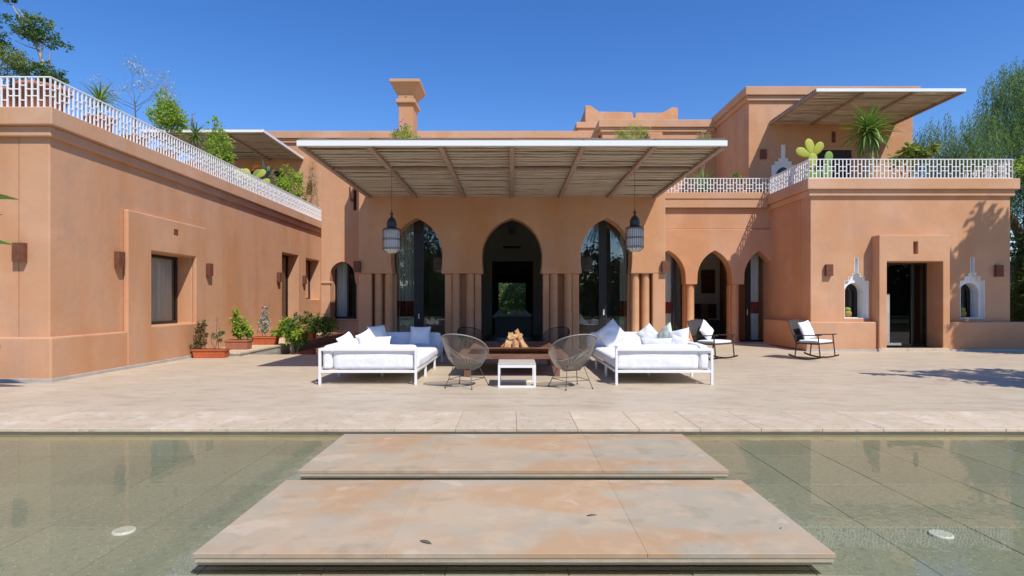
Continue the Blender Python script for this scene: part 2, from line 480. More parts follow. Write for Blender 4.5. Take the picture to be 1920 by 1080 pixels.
# ------------------------------------------------------------------ foliage helpers
def leaves_mesh(name, m, pts, size, aspect=.45, up=.4, droop=0, seed=0, dirs=None):
    rnd = random.Random(seed)
    vs = []; fs = []
    for i, p in enumerate(pts):
        L = size*rnd.uniform(.6, 1.25)
        if dirs: d = Vector(dirs[i])
        else:
            d = Vector((rnd.gauss(0, 1), rnd.gauss(0, 1), rnd.gauss(0, .7)-droop))
        if d.length < .01: d = Vector((1, 0, 0))
        d.normalize()
        s = d.cross(Vector((rnd.gauss(0, .6), rnd.gauss(0, .6), 1)))
        if s.length < .01: s = Vector((1, 0, 0))
        s.normalize(); n = s.cross(d)
        W = L*aspect/2
        p = Vector(p)
        a = p; b = p+d*L*.5+s*W+n*L*.06; c = p+d*L-n*L*.08; e = p+d*L*.5-s*W+n*L*.06
        k = len(vs); vs += [tuple(a), tuple(b), tuple(c), tuple(e)]; fs.append((k, k+1, k+2)); fs.append((k, k+2, k+3))
    me = bpy.data.meshes.new(name); me.from_pydata(vs, [], fs)
    me.materials.append(m)
    return me
def blob_pts(blobs, n, seed=0, hollow=.35):
    """points spread in clumps through ellipsoids: (centre, radii)"""
    rnd = random.Random(seed)
    vol = [b[1][0]*b[1][1]*b[1][2] for b in blobs]; T = sum(vol)
    out = []
    for (c, r), v in zip(blobs, vol):
        k = max(3, int(n*v/T))
        clumps = max(4, k//22)
        for q in range(clumps):
            while True:
                u = Vector((rnd.uniform(-1, 1), rnd.uniform(-1, 1), rnd.uniform(-1, 1)))
                if hollow < u.length <= 1: break
            cc = Vector((c[0]+u.x*r[0], c[1]+u.y*r[1], c[2]+u.z*r[2]))
            cr = min(r)*rnd.uniform(.16, .38)
            for _ in range(max(1, k//clumps)):
                out.append(cc+Vector((rnd.gauss(0, cr*.6), rnd.gauss(0, cr*.6), rnd.gauss(0, cr*.6))))
    return out
def foliage(name, m, parent, blobs, n, size, aspect=.5, seed=0, droop=0, hollow=.3):
    o = link(name, leaves_mesh(name, m, blob_pts(blobs, n, seed, hollow), size, aspect, droop=droop, seed=seed), parent)
    o['kind'] = 'stuff'
    return o
def branchy(mb, p, d, L, r, depth, rnd, spread=.6, tips=None, n=5, kids=3):
    p = Vector(p); d = Vector(d).normalized()
    pts = [p]; q = p.copy(); dd = d.copy()
    for i in range(4):
        dd = (dd+Vector((rnd.gauss(0, .12), rnd.gauss(0, .12), rnd.gauss(0, .08)))).normalized()
        q = q+dd*L/4; pts.append(q.copy())
    mb.tube(pts, [r*(1-.12*i) for i in range(5)], n=n)
    if depth == 0:
        if tips is not None: tips.append(q)
        return
    for k in range(kids):
        nd = (dd+Vector((rnd.gauss(0, spread), rnd.gauss(0, spread), rnd.gauss(0, spread*.5)))).normalized()
        st = pts[-1] if k < 2 else pts[-2]
        branchy(mb, st, nd, L*rnd.uniform(.6, .85), r*.55, depth-1, rnd, spread, tips, max(4, n-1), kids)
def strap_mesh(name, m, L, W, bend, seed=0, seg=6, fold=.25):
    """one long leaf from the origin along +X that arches down by bend"""
    rnd = random.Random(seed); vs = []; fs = []
    x = z = 0; ang = rnd.uniform(-.03, .03)
    for i in range(seg+1):
        t = i/seg; w_ = W*(.55+1.1*t if t < .35 else 1-.95*((t-.35)/.65)**1.6)/1.0
        w_ = W*min(1, .5+1.6*t)*(1-max(0, (t-.3)/.7)**1.8*.97)
        vs += [(x, -w_/2, z+w_*fold), (x, 0, z), (x, w_/2, z+w_*fold)]
        ang -= bend/seg*(.4+1.2*t)
        x += L/seg*math.cos(ang); z += L/seg*math.sin(ang)
    for i in range(seg):
        a = i*3
        fs += [(a, a+1, a+4, a+3), (a+1, a+2, a+5, a+4)]
    me = bpy.data.meshes.new(name); me.from_pydata(vs, [], fs); me.polygons.foreach_set('use_smooth', [True]*len(fs))
    me.materials.append(m)
    return me
def rosette(parent, c, n, L, W, m, el0=-.5, el1=1.45, seed=0, bend=.9):
    rnd = random.Random(seed)
    ms = [strap_mesh('leaf', m, L*rnd.uniform(.85, 1.1), W, bend*rnd.uniform(.3, 1.3), i) for i in range(6)]
    for i in range(n):
        el = el0+(el1-el0)*(i+.5)/n
        az = i*2.39996+rnd.uniform(-.15, .15)
        o = link('leaf', ms[i % 6], parent)
        o.location = (c[0], c[1], c[2]+(i/n-.5)*L*.12)
        o.rotation_euler = (0, -el+rnd.uniform(-.1, .1), az)
        k = rnd.uniform(.8, 1.1); o.scale = (k, k, k)

# ================================================================== SETTING
grd = MB().box(-160, 160, -160, 200, -.9, -.5).build('ground', M['grass']); tag(grd, 'flat garden ground around the villa', kind='structure')
lawn = MB().box(-60, 60, 31.2, 70, -.5, -.04).build('lawn', M['grass']); tag(lawn, 'sunlit lawn behind the villa', kind='structure')
lawn2 = MB().box(-60, 60, -60, -5.2, -.5, -.05).build('lawn', M['grass']); tag(lawn2, 'lawn on the far side of the pool', kind='structure')

ter = MB()
ter.box(-30, 30, 7.5, 15.6, -.5, 0).box(-3.95, 30, 15.6, 31.2, -.5, 0).box(-30, -8.3, 15.6, 31.2, -.5, 0).box(-8.3, -3.95, 24.6, 31.2, -.5, 0)
ter = ter.build('terrace', M['concrete']); tag(ter, 'smooth beige concrete terrace in front of the villa', kind='structure')
# riser under the edge
MB().box(-30, 30, 6.495, 7.5, -.5, -.036).build('terrace_riser', M['slabface'], ter)
px0 = -10.75
rnd = random.Random(3)
for i in range(32):
    x0 = px0+i*.675
    dz = rnd.uniform(-.001, .001)
    MB().box(x0+.0015, x0+.6735, 6.47, 7.496, -.035+dz, .002+dz).build('paver', M['edge'], ter, bevel=.004, seg=1)

# pool basin
pf = MB().box(-30, 30, -5.2, 6.62, -.5, -.162).build('pool_floor', M['slabface']); tag(pf, 'floor of the shallow reflecting pool', kind='structure')
tile = MB().box(0, .694, 0, .934, -.03, 0).build('tile', M['pool'], pf, bevel=.003, seg=1)
tm = tile.data
first = True
for j in range(7):
    for i in range(-12, 13):
        y0 = .25+j*.94; x0 = 2.42+i*.70
        if first: o = tile; first = False
        else:
            o = tile.copy(); COL.objects.link(o)
        o.location = (x0+.003, y0+.003, -.14+rnd.uniform(-.0015, .0015))
pw = MB().box(-30, 30, -5.4, -5.2, -.5, .0).build('pool_wall', M['edge'], pf)
wat = MB()
wat.add([(-30, -5.2, 0), (30, -5.2, 0), (30, 6.61, 0), (-30, 6.61, 0)], [(0, 1, 2, 3)])
wat = wat.build('water', M['water'], loc=(0, 0, -.062)); tag(wat, 'still shallow water of the reflecting pool', kind='structure')

# side basin by the left wing
sb = MB().box(-8.2, -3.95, 15.6, 24.6, -.5, -.2).build('side_basin_floor', M['pool']); tag(sb, 'floor of the narrow side basin', kind='structure')
sw = MB().add([(-6.95, 15.6, 0), (-3.95, 15.6, 0), (-3.95, 24.6, 0), (-6.95, 24.6, 0)], [(0, 1, 2, 3)]).build('side_basin_water', M['water'], loc=(0, 0, -.07))
tag(sw, 'still water of the narrow side basin', kind='structure')
cb = MB().box(-8.2, -6.95, 14.95, 24.6, -.45, .06).build('kerb', M['skirting'], bevel=.004); tag(cb, 'stone kerb carrying the planters along the left wing', kind='structure')
MB().box(-8.2, -6.93, 14.93, 24.6, .06, .11).build('kerb_cap', M['edge'], cb, bevel=.005)

# stepping slabs
slab_specs = [(4.87, 6.21, 'stepping slab of pinkish stone nearest the terrace edge'),
              (3.26, 4.61, 'large stepping slab of stained stone across the front of the pool'),
              (1.66, 3.00, 'stepping slab whose far edge just shows at the bottom of the view'),
              (.05, 1.38, 'stepping slab right below the viewpoint')]
for (y0, y1, lab) in slab_specs:
    t = empty('stepping_slab', lab, 'stepping slab', (.025, (y0+y1)/2, -.24), group='stepping slabs crossing the pool')
    cy = (y0+y1)/2
    for (a, b) in ((-1.775, -.7032), (-.7008, .7508), (.7532, 1.80)):
        MB().box(a-.025, b-.025, y0-cy, y1-cy, .213, .241+rnd.uniform(-.0006, .0006)).build('stone_panel', M['slab'], t, bevel=.002, seg=1)
    MB().box(-1.79, 1.765, y0-cy+.004, y1-cy-.004, .19, .2385).build('joint_mortar', M['slabface'], t)
    MB().box(-1.785, 1.76, y0-cy+.012, y1-cy-.012, .172, .2125).build('lower_slab', M['slabface'], t, bevel=.004)
    MB().box(-1.3, 1.3, y0-cy+.25, y1-cy-.25, .09, .171).build('pedestal', M['slabface'], t)
for (x, y, rz, sc, lab) in ((-.50, 3.40, 2.6, 1.0, 'dry curled leaf lying on the large slab left of centre'), (.52, 3.83, .2, .8, 'small dry leaf lying on the large slab right of centre'), (1.66, 3.62, 1.0, .4, 'tiny dry leaf near the right edge of the large slab')):
    k_ = []
    for i in range(7):
        t_ = i/6; wd_ = .012*math.sin(PI*min(1, t_*1.02))+.001
        k_ += [(-.06+.12*t_, -wd_, .004+.010*math.sin(PI*t_)+.006), (-.06+.12*t_, 0, .002+.008*math.sin(PI*t_)), (-.06+.12*t_, wd_, .004+.010*math.sin(PI*t_)+.004)]
    lf = MB().add(k_, [f for i in range(6) for f in ((i*3, i*3+1, i*3+4, i*3+3), (i*3+1, i*3+2, i*3+5, i*3+4))], True).build('fallen_leaf', M['bark'], loc=(x, y, .003))
    lf.rotation_euler = (0, 0, rz); lf.scale = (sc*.7, sc*.7, sc*.7)
    tag(lf, lab, 'leaf', 'fallen leaves on the stepping slabs')
for (x, y, lab) in ((-2.60, 3.93, 'round white drain cover on the pool floor left of the slabs'), (2.83, 3.87, 'round white drain cover on the pool floor right of the slabs')):
    t = empty('drain_cover', lab, 'drain cover', (x, y, -.14), group='drain covers in the pool')
    MB().lathe([(.070, 0), (.070, .010), (.065, .014)], 28).build('disc', M['white'], t)
    s_ = MB()
    for k in range(-4, 5):
        h = math.sqrt(max(0, .060**2-(k*.0135)**2))
        s_.box(-h, h, k*.0135-.002, k*.0135+.002, .0145, .0155)
    s_.build('slot', M['skirting'], t)

# ================================================================== VILLA
V = empty('villa', 'two-storey terracotta plastered villa with arches and flat roof terraces', 'villa')
def wbox(x0, x1, y0, y1, z0, z1, name='wall', m='plaster', bevel=.02):
    return box(name, M[m], V, x0, x1, y0, y1, z0, z1, bevel)
def cornice(segs, zt, name='cornice'):
    """stepped coping: segs of (x0,x1,y0,y1) plan boxes of the wall face; grows outward towards the top.
    each seg carries outward flags (l,r,f,b)"""
    for (x0, x1, y0, y1, l, r_, f, b) in segs:
        for (za, zb, pr) in ((zt-.31, zt, .16), (zt-.49, zt-.31, .08)):
            box(name, M['coping'], V, x0-pr*l, x1+pr*r_, y0-pr*f, y1+pr*b, za, zb, .018)

# ---- left wing
LX = -8.15
Yf = 10.34
WT = 4.79
side_holes = [rect(13.1, 14.93, .86, 2.53), rect(20.8, 22.4, .12, 3.16), rect(23.2, 24.85, 1.5, 3.13)]
plate('wall', M['plaster'], V, rect(Yf, 25.6, .02, WT-.31), side_holes, LX-.55, LX, 'x', .02)
wbox(-16, LX-.55, Yf, Yf+.5, 0, WT-.31, bevel=.0)
wbox(-16, LX-.02, Yf+.02, 25.5, WT-.55, WT-.20, 'roof', 'concrete')
wbox(-16, LX-.50, Yf+.45, 25.1, WT-.20, WT+.19, 'planting_bed', 'concrete')
cornice([(-16, LX, Yf, 25.2, 0, 1, 1, 0)], WT)
plate('window_surround', M['plaster'], V, rect(12.28, 15.42, .02, 3.34), [rect(13.1, 14.93, .86, 2.53)], LX+.004, LX+.11, 'x', .03)
box('plinth', M['plaster'], V, -16, LX+.11, Yf-.11, 12.28, .02, .78, .03)
box('skirting', M['skirting'], V, -16, LX+.15, Yf-.15, 12.28, -.02, .06, .006)
box('skirting', M['skirting'], V, LX-.3, LX+.145, 12.283, 14.90, -.02, .06, .006)
box('slot_shade', M['rust'], V, LX+.06, LX+.116, 13.95, 14.12, 3.0, 3.14)  # flat dark plate, paints the shade of a small notch
def curtain(parent, u0, u1, v, z0, z1, axis='y', band=None, amp=.025, waves=9, mt='curtain', name='curtain'):
    n = waves*6; vs = []; fs = []
    zz = [z0, z1] if not band else [z0, band[0], band[1], z1]
    for i in range(n+1):
        u = u0+(u1-u0)*i/n; d = amp*math.sin(i/n*waves*2*PI)+amp*.4*math.sin(i/n*waves*3.3+1)
        for z in zz: vs.append((u, v+d, z) if axis == 'y' else (v+d, u, z))
    k = len(zz)
    cur = []
    for i in range(n):
        for j in range(k-1): fs.append((i*k+j, (i+1)*k+j, (i+1)*k+j+1, i*k+j+1)); cur.append(1 if band and j == 1 else 0)
    me = bpy.data.meshes.new(name); me.from_pydata(vs, [], fs); me.polygons.foreach_set('use_smooth', [True]*len(fs))
    me.materials.append(M[mt]); me.materials.append(M['redband']); me.polygons.foreach_set('material_index', cur)
    return link(name, me, parent)
def window_x(y0, y1, z0, z1, x, fr=.07, curt=True, mid=False, door=False):
    nm = 'door' if door else 'window'
    f = MB(); t = .06
    f.box(x-t, x, y0, y0+fr, z0, z1).box(x-t, x, y1-fr, y1, z0, z1).box(x-t, x, y0+fr, y1-fr, z0, z0+fr).box(x-t, x, y0+fr, y1-fr, z1-fr, z1)
    if mid: f.box(x-t, x, (y0+y1)/2-.04, (y0+y1)/2+.04, z0+fr, z1-fr)
    f = f.build(nm, M['frame'], V)
    MB().add([(x-.03, y0+fr, z0+fr), (x-.03, y1-fr, z0+fr), (x-.03, y1-fr, z1-fr), (x-.03, y0+fr, z1-fr)], [(0, 1, 2, 3)]).build('pane', M['glass'], f)
    if curt: curtain(f, y0+.1, y1-.1, x-.085, z0+.02, z1, 'x')
    return f
window_x(13.1, 14.93, .86, 2.53, LX-.36)
window_x(20.8, 22.4, .12, 3.16, LX-.40, door=True)
window_x(23.2, 24.85, 1.5, 3.13, LX-.40, curt=False)
wbox(-16, LX-.55, 25.0, 25.5, 0, WT-.55, bevel=0)

# ---- upper back building (two storeys)
YB = 25.2
BT = 8.70
wbox(-13.3, 3.9, YB, 31, 4.7, BT-.31)
wbox(-8.1, -1.6, YB, 31, 0, 4.7, bevel=0)
wbox(1.6, 8.5, YB, 31, 0, 4.9, bevel=0)
cornice([(-13.3, 3.72, YB, 31, 1, 0, 1, 0)], BT)
box('window', M['screen'], V, -12.2, -9.8, YB-.03, YB+.02, 4.85, 7.0)
# right back block
wbox(3.78, 8.6, 24.6, 33, 4.85, 8.72)
cornice([(3.78, 8.5, 24.6, 33, 1, 0, 1, 0)], 9.0)
wbox(5.55, 6.25, 24.35, 24.62, 7.0, 8.45)
# rooftop block and parapet with raised corners
wbox(3.45, 9.4, 30.2, 36, 8.0, 10.35)
cornice([(3.45, 9.4, 30.2, 36, 1, 0, 1, 0)], 10.62)
par = [(4.0, 10.4), (9.05, 10.4), (9.05, 12.0), (8.75, 12.02), (8.45, 11.85), (8.2, 11.72), (6.75, 11.72), (6.70, 11.45), (6.62, 11.45), (6.55, 11.75),
       (4.75, 11.78), (4.5, 11.95), (4.3, 12.1), (4.0, 12.12)]
MB().prism(par, 32, 32.4).build('parapet', M['plaster'], V, bevel=.02)
MB().prism([(32.42, 10.4), (36, 10.4), (36, 12.0), (32.42, 12.0)], 4.01, 4.35, 'x').build('parapet', M['plaster'], V, bevel=.02)
# chimney
cx0, cx1, cy0, cy1 = -4.16, -3.62, 21.5, 22.45
wbox(cx0, cx1, cy0, cy1, 5.0, 8.9, 'chimney', 'plaster', .015)
box('chimney_collar', M['coping'], V, cx0-.09, cx1+.09, cy0-.09, cy1+.09, 8.68, 8.82, .02)
cap = MB()
prof = [(.004, 8.82), (.02, 9.02), (.09, 9.12), (.20, 9.28), (.28, 9.38), (.28, 9.48)]
vs = []
for o_, z in prof: vs += [(cx0-o_, cy0-o_, z), (cx1+o_, cy0-o_, z), (cx1+o_, cy1+o_, z), (cx0-o_, cy1+o_, z)]
fs = [(0, 3, 2, 1), (20, 21, 22, 23)]
for i in range(5):
    for k in range(4): fs.append((i*4+k, i*4+(k+1) % 4, (i+1)*4+(k+1) % 4, (i+1)*4+k))
cap.add(vs, fs); cap.build('chimney_cap', M['coping'], V, bevel=.012)
MB().tube([(cx0+.27, cy0-.012, 8.93), (cx0+.27, cy0+.03, 8.93)], .045, 12).build('chimney_vent', M['black'], V)

# ---- tower on the right
TY = 21.2
wbox(8.55, 14.5, TY, 33, 4.7, 8.86)
cornice([(8.55, 14.5, TY, 33, 1, 1, 1, 0)], 9.14)

# ---- portico
PY = 15.1
PT = 5.42
arches = [(-2.455, .66), (0, .775), (2.43, .66)]
outer = [(-3.95, 2.13)]
for (c, hw) in arches:
    ring = arch_ring(c, hw, 2.13, 2.13, 2.58, 3.57, hs=hw-.03)
    outer += ring[::-1]           # left springing -> apex -> right springing
outer += [(3.95, 2.13), (3.95, PT), (-3.95, PT)]
def open_plate(name, outer, h0, h1, bevel=.02):
    return plate(name, M['plaster'], V, outer, [], h0, h1, 'y', bevel)
open_plate('arch_wall', outer, PY, PY+.5)
# piers
def column(x, y, r, z0, z1):
    m_ = MB().lathe([(r*1.25, 0), (r*1.25, .06), (r, .10), (r, z1-z0)], 20)
    return m_.build('column', M['column'], V, (x, y, z0))
for s_ in (-1, 1):
    wbox(min(s_*3.62, s_*3.95), max(s_*3.62, s_*3.95), PY, PY+.5, 0, 2.13, 'pier')
    wbox(min(s_*3.05, s_*3.62), max(s_*3.05, s_*3.62), PY+.30, PY+.5, 0, 2.13, 'pilaster', 'plaster')
    column(s_*3.47, PY+.16, .105, 0, 2.13); column(s_*3.20, PY+.16, .105, 0, 2.13)
    wbox(min(s_*.81, s_*1.70), max(s_*.81, s_*1.70), PY+.30, PY+.5, 0, 2.13, 'pilaster', 'plaster')
    wbox(min(s_*1.56, s_*1.74), max(s_*1.56, s_*1.74), PY+.1, PY+.3, 0, 2.13, 'pilaster', 'plaster')
    wbox(min(s_*.80, s_*.97), max(s_*.80, s_*.97), PY+.1, PY+.3, 0, 2.13, 'pilaster', 'plaster')
    column(s_*1.455, PY+.15, .105, 0, 2.13); column(s_*1.085, PY+.15, .105, 0, 2.13)
    wbox(min(s_*3.95, s_*3.45), max(s_*3.95, s_*3.45), PY+.5, 24.8, 0, PT-.01, bevel=0)
wbox(-3.94, 3.94, PY+.5, YB, 5.0, PT-.12, 'roof', 'concrete', 0)
wbox(-5.19, -3.942, 16.36, YB, 5.0, PT-.12, 'roof', 'concrete', 0)

# portico glazing: doors set behind the arch wall
def glazing(x0, x1, y, z0, z1, stiles, name='door', fr=.07, gm='glass', skip=()):
    f = MB(); t = .07
    f.box(x0, x0+fr, y, y+t, z0, z1).box(x1-fr, x1, y, y+t, z0, z1).box(x0+fr, x1-fr, y, y+t, z0, z0+.06).box(x0+fr, x1-fr, y, y+t, z1-fr, z1)
    for (a, b) in stiles: f.box(a, b, y-.005, y+t, z0+.06, z1-fr)
    f = f.build(name, M['frame'], V)
    edges = [x0+fr]+[e for s2 in stiles for e in s2]+[x1-fr]
    for k in range(0, len(edges), 2):
        if edges[k+1]-edges[k] > .05 and k//2 not in skip:
            a, b = edges[k], edges[k+1]
            MB().add([(a, y+.035, z0+.06), (b, y+.035, z0+.06), (b, y+.035, z1-fr), (a, y+.035, z1-fr)], [(0, 1, 2, 3)]).build('pane', M[gm], f)
    return f
g1 = glazing(-3.25, -1.65, PY+.56, .02, 3.75, [(-2.62, -2.36)], gm='mirror')
MB().box(-2.50, -2.47, PY+.53, PY+.555, .95, 1.08).build('handle', M['white'], g1)
curtain(g1, -3.12, -2.62, PY+.78, .04, 3.7, band=(1.0, 1.42), waves=6)
g2 = glazing(-.90, .90, PY+.56, .02, 3.75, [(-.83, -.77), (.74, .83)], skip=(1,))
g3 = glazing(1.65, 3.25, PY+.56, .02, 3.75, [(2.32, 2.52)], gm='mirror')
MB().box(2.43, 2.46, PY+.53, PY+.555, 1.05, 1.2).build('handle', M['white'], g3)
curtain(g3, 2.92, 3.1, PY+.78, .04, 3.7, band=(1.0, 1.42), waves=3)
# hall interior
box('interior_wall', M['interior'], V, -3.45, -3.40, PY+.64, 24.0, 0, 4.95)
box('interior_wall', M['interior'], V, 3.40, 3.45, PY+.64, 24.0, 0, 4.95)
box('interior_floor', M['intfloor'], V, -3.45, 3.45, PY+.5, 31, 0, .02)
box('interior_ceiling', M['interior'], V, -3.45, 3.45, PY+.64, 24.0, 4.6, 4.65)
plate('interior_wall', M['interior'], V, rect(-3.4, 3.4, .02, 4.6), [rect(-.81, .86, .03, 3.06)], 24.0, 24.3, 'y', 0)
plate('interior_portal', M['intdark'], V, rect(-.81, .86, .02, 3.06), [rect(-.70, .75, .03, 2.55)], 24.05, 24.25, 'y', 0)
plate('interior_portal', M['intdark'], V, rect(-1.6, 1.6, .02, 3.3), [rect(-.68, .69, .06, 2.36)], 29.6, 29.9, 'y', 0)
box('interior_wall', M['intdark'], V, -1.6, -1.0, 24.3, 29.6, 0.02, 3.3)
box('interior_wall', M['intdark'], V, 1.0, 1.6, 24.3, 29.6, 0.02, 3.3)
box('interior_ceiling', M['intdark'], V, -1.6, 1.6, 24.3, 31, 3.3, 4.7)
box('air_grille', M['black'], V, -.36, .36, 23.97, 24.0, 3.60, 3.68)
box('ceiling_beam', M['interior'], V, -.12, .14, 18, 23.9, 4.15, 4.6)
gs = empty('indoor_sofa', 'dark grey indoor sofa seen through the central arch', 'sofa', (.05, 20.5, .02))
soft_box('backrest', M['greysofa'], gs, -.65, .65, -.15, .15, .15, .86, .06, 5, .004)
soft_box('seat', M['greysofa'], gs, -.65, .65, .15, .75, .12, .42, .06, 5, .004)
for k, (xx, rr) in enumerate(((-.50, .1), (.02, -.15), (.42, .2))):
    o = pillow(['pale pillow at the left end of the indoor sofa', 'pale pillow in the middle of the indoor sofa', 'pale pillow at the right end of the indoor sofa'][k],
               M['greypillow'], (.05+xx, 20.62, .90), (R(80), rr*.3, 0), .38, .38, .12, seed=30+k, group='pillows on the indoor sofa', roll=R(45)+rr)

# ---- niche wall left of the portico (over the side basin)
nicheX = [(-5.20, .57), (-3.955, .57), (-3.955, PT), (-5.20, PT)]
nr = arch_ring(-4.63, .335, .93, 1.93, 2.12, 2.50, hs=.36)
# the opening is wider than the arch below the springing ledge
nr = [p for p in nr if p[1] > 1.94]
nr = [(-4.24, .93), (-4.24, 1.93)]+[(x, z) for x, z in nr]+[(-4.96, 1.93), (-4.96, .93)]
plate('wall', M['plaster'], V, nicheX, [nr, rect(-4.33, -4.24, 3.9, 4.46)], 16.0, 16.35, 'y', .015)
box('wall', M['plaster'], V, -5.20, -4.95, 16.36, 24.9, .57, PT-.01)
box('wall', M['black'], V, -4.33, -4.2, 16.36, 16.42, 3.85, 4.5)  # black sheet, paints the shaded depth of the slot in front
box('ledge', M['plaster'], V, -5.215, -4.93, 15.97, 16.05, 1.90, 1.955, .008)
box('ledge', M['plaster'], V, -4.27, -3.96, 15.97, 16.05, 1.90, 1.955, .008)
box('sill', M['coping'], V, -5.0, -3.96, 15.965, 16.1, .90, .935, .008)
f = MB().box(-4.98, -4.22, 16.42, 16.46, .93, 2.55)
nw = glazing(-4.98, -4.22, 16.42, .93, 2.55, [(-4.62, -4.57)], 'window', .05)
curtain(nw, -4.95, -4.62, 16.6, .95, 2.5, waves=4)
box('wall', M['interior'], V, -4.98, -3.95, 18.2, 18.3, .6, 3.0)
box('floor', M['plaster'], V, -4.98, -3.95, 16.36, 18.2, .57, .62)
MB().box(-4.40, -4.385, 15.93, 15.95, 4.2, 4.62).box(-4.40, -4.30, 15.93, 16.0, 4.15, 4.20).build('bracket', M['rust'], V)

# ---- arcade right of the portico
AY = 19.5
AT = 5.02
acs = [(5.19, .575), (6.745, .575), (8.23, .50)]
outer = [(3.95, 1.985)]
for (c, hw) in acs:
    ring = arch_ring(c, hw, 1.985, 1.985, 2.22, 3.10, hs=hw+.012)
    outer += ring[::-1]
outer += [(8.9, 1.985), (8.9, 3.82), (3.95, 3.82)]
open_plate('arch_wall', outer, AY-.0, AY+.5)
wbox(3.95, 8.9, AY+.06, AY+.5, 3.825, AT-.31)
cornice_z = [(AT-.22, AT, .11)]
box('cornice', M['coping'], V, 3.955, 8.60, AY-.10, AY+.5, AT-.21, AT, .018)
wbox(3.95, 8.9, AY+.5, YB, AT-.5, AT-.2, 'roof', 'concrete', 0)
for cxx in (5.965, 7.475):
    column(cxx, AY+.17, .125, .04, 1.985)
    wbox(cxx-.17, cxx+.17, AY+.24, AY+.5, .04, 1.985, 'pilaster', 'plaster')
wbox(3.955, 4.60, AY+.003, AY+.5, .04, 1.985, 'pier')
MB().box(3.955, 8.62, AY-.55, AY+.6, -.02, .04).build('step', M['concrete'], V, bevel=.008)
ga = glazing(4.5, 5.85, AY+.56, .04, 3.3, [(5.50, 5.62)])
curtain(ga, 4.6, 5.50, AY+.75, .06, 3.2, waves=8, band=(1.0, 1.4))
gb = glazing(7.62, 8.72, AY+.56, .04, 3.3, [(8.00, 8.16)])
MB().box(8.03, 8.05, AY+.53, AY+.555, .95, 1.15).build('handle', M['white'], gb)
curtain(gb, 8.16, 8.5, AY+.75, .06, 3.2, waves=5, band=(1.0, 1.4))
box('interior_wall', M['interior'], V, 3.96, 8.5, 24.0, 24.1, 0, 4.5)
box('interior_wall', M['interior'], V, 3.96, 4.0, AY+.6, 24.0, 0, 4.5)
box('interior_wall', M['interior'], V, 8.9, 8.95, AY+.6, 24.0, 0, 4.5)
box('interior_ceiling', M['interior'], V, 3.96, 8.9, AY+.5, 24.0, 4.0, 4.1)
box('interior_floor', M['intfloor'], V, 3.96, 8.9, AY+.6, 24.0, 0.001, .03)
tv = empty('television', 'black television on a dark stand inside the middle arcade arch', 'television', (7.25, 22.0, .03))
MB().box(-.42, .42, 0, .06, .75, 1.3).build('screen', M['screen'], tv, bevel=.01)
MB().box(-.5, .5, -.1, .35, 0, .7).box(-.1, .1, .0, .08, .7, .75).build('stand', M['black'], tv, bevel=.01)
pc = empty('framed_picture', 'small reddish framed picture on the wall inside the middle arcade arch', 'picture', (8.0, 23.96, 1.75))
MB().box(-.28, .28, -.05, 0, 0, .95).build('frame', M['darkwood'], pc)
MB().box(-.21, .21, -.06, -.05, .07, .88).build('canvas', M['picture'], pc)

# ---- right wing
RX0, RX1, RY = 8.6, 14.35, 16.9
RT = 4.93
def stepped(cx, g=0.0, z0=.935, top=2.66):
    """stepped outline of a niche"""
    hw = .34
    pts = [(cx+hw+g, z0-g), (cx+hw+g, 2.0+g), (cx+.22+g, 2.0+g), (cx+.22+g, 2.12+g), (cx+.10+g, 2.12+g), (cx+.10+g, 2.22+g), (cx+.045+g, 2.22+g), (cx+.045+g, top+g)]
    return pts+[(2*cx-x, z) for x, z in pts[::-1]]
niches = [9.93, 13.27]
holes = [stepped(c, .016) for c in niches]
holes.append(rect(10.58, 12.16, .10, 2.54))
plate('wall', M['plaster'], V, rect(RX0, RX1, .02, RT-.31), holes, RY, RY+.6, 'y', .012)
wbox(RX0, RX0+.5, RY+.6, YB, 0, RT-.31, bevel=0)
wbox(RX1-.5, RX1, RY+.6, 33, 0, RT-.31, bevel=0)
wbox(RX0+.5, RX1-.5, RY+.6, TY+4, RT-.6, RT-.3, 'roof', 'concrete', 0)
cornice([(RX0, RX1, RY, 33, 1, 1, 1, 0)], RT)
plate('door_portal', M['plaster'], V, rect(10.36, 12.36, .02, 3.29), [rect(10.58, 12.16, .10, 2.54), rect(11.33, 11.45, 2.75, 3.10)], RY-.35, RY+.02, 'y', .02)
box('slot_shade', M['rust'], V, 11.33, 11.45, RY-.12, RY-.06, 2.75, 3.10)  # brown backing, puts the shade of the recess into its colour
MB().box(10.40, 12.34, RY-.37, RY+.6, -.02, .10).build('step', M['edge'], V, bevel=.008)
box('plinth', M['plaster'], V, RX0-.25, 10.355, RY-.27, RY, .02, .83, .03)
box('plinth', M['plaster'], V, RX0-.25, RX0, RY+.003, AY-.0, .02, .83, .03)
box('plinth', M['plaster'], V, 12.365, RX1+.25, RY-.27, RY, .02, .83, .03)
box('skirting', M['skirting'], V, RX0-.27, 10.36, RY-.30, RY-.28, -.02, .06, .004)
box('skirting', M['skirting'], V, 10.34, 10.39, RY-.385, RY-.30, -.02, .08, .004)
box('skirting', M['skirting'], V, 12.37, RX1+.27, RY-.30, RY-.28, -.02, .06, .004)
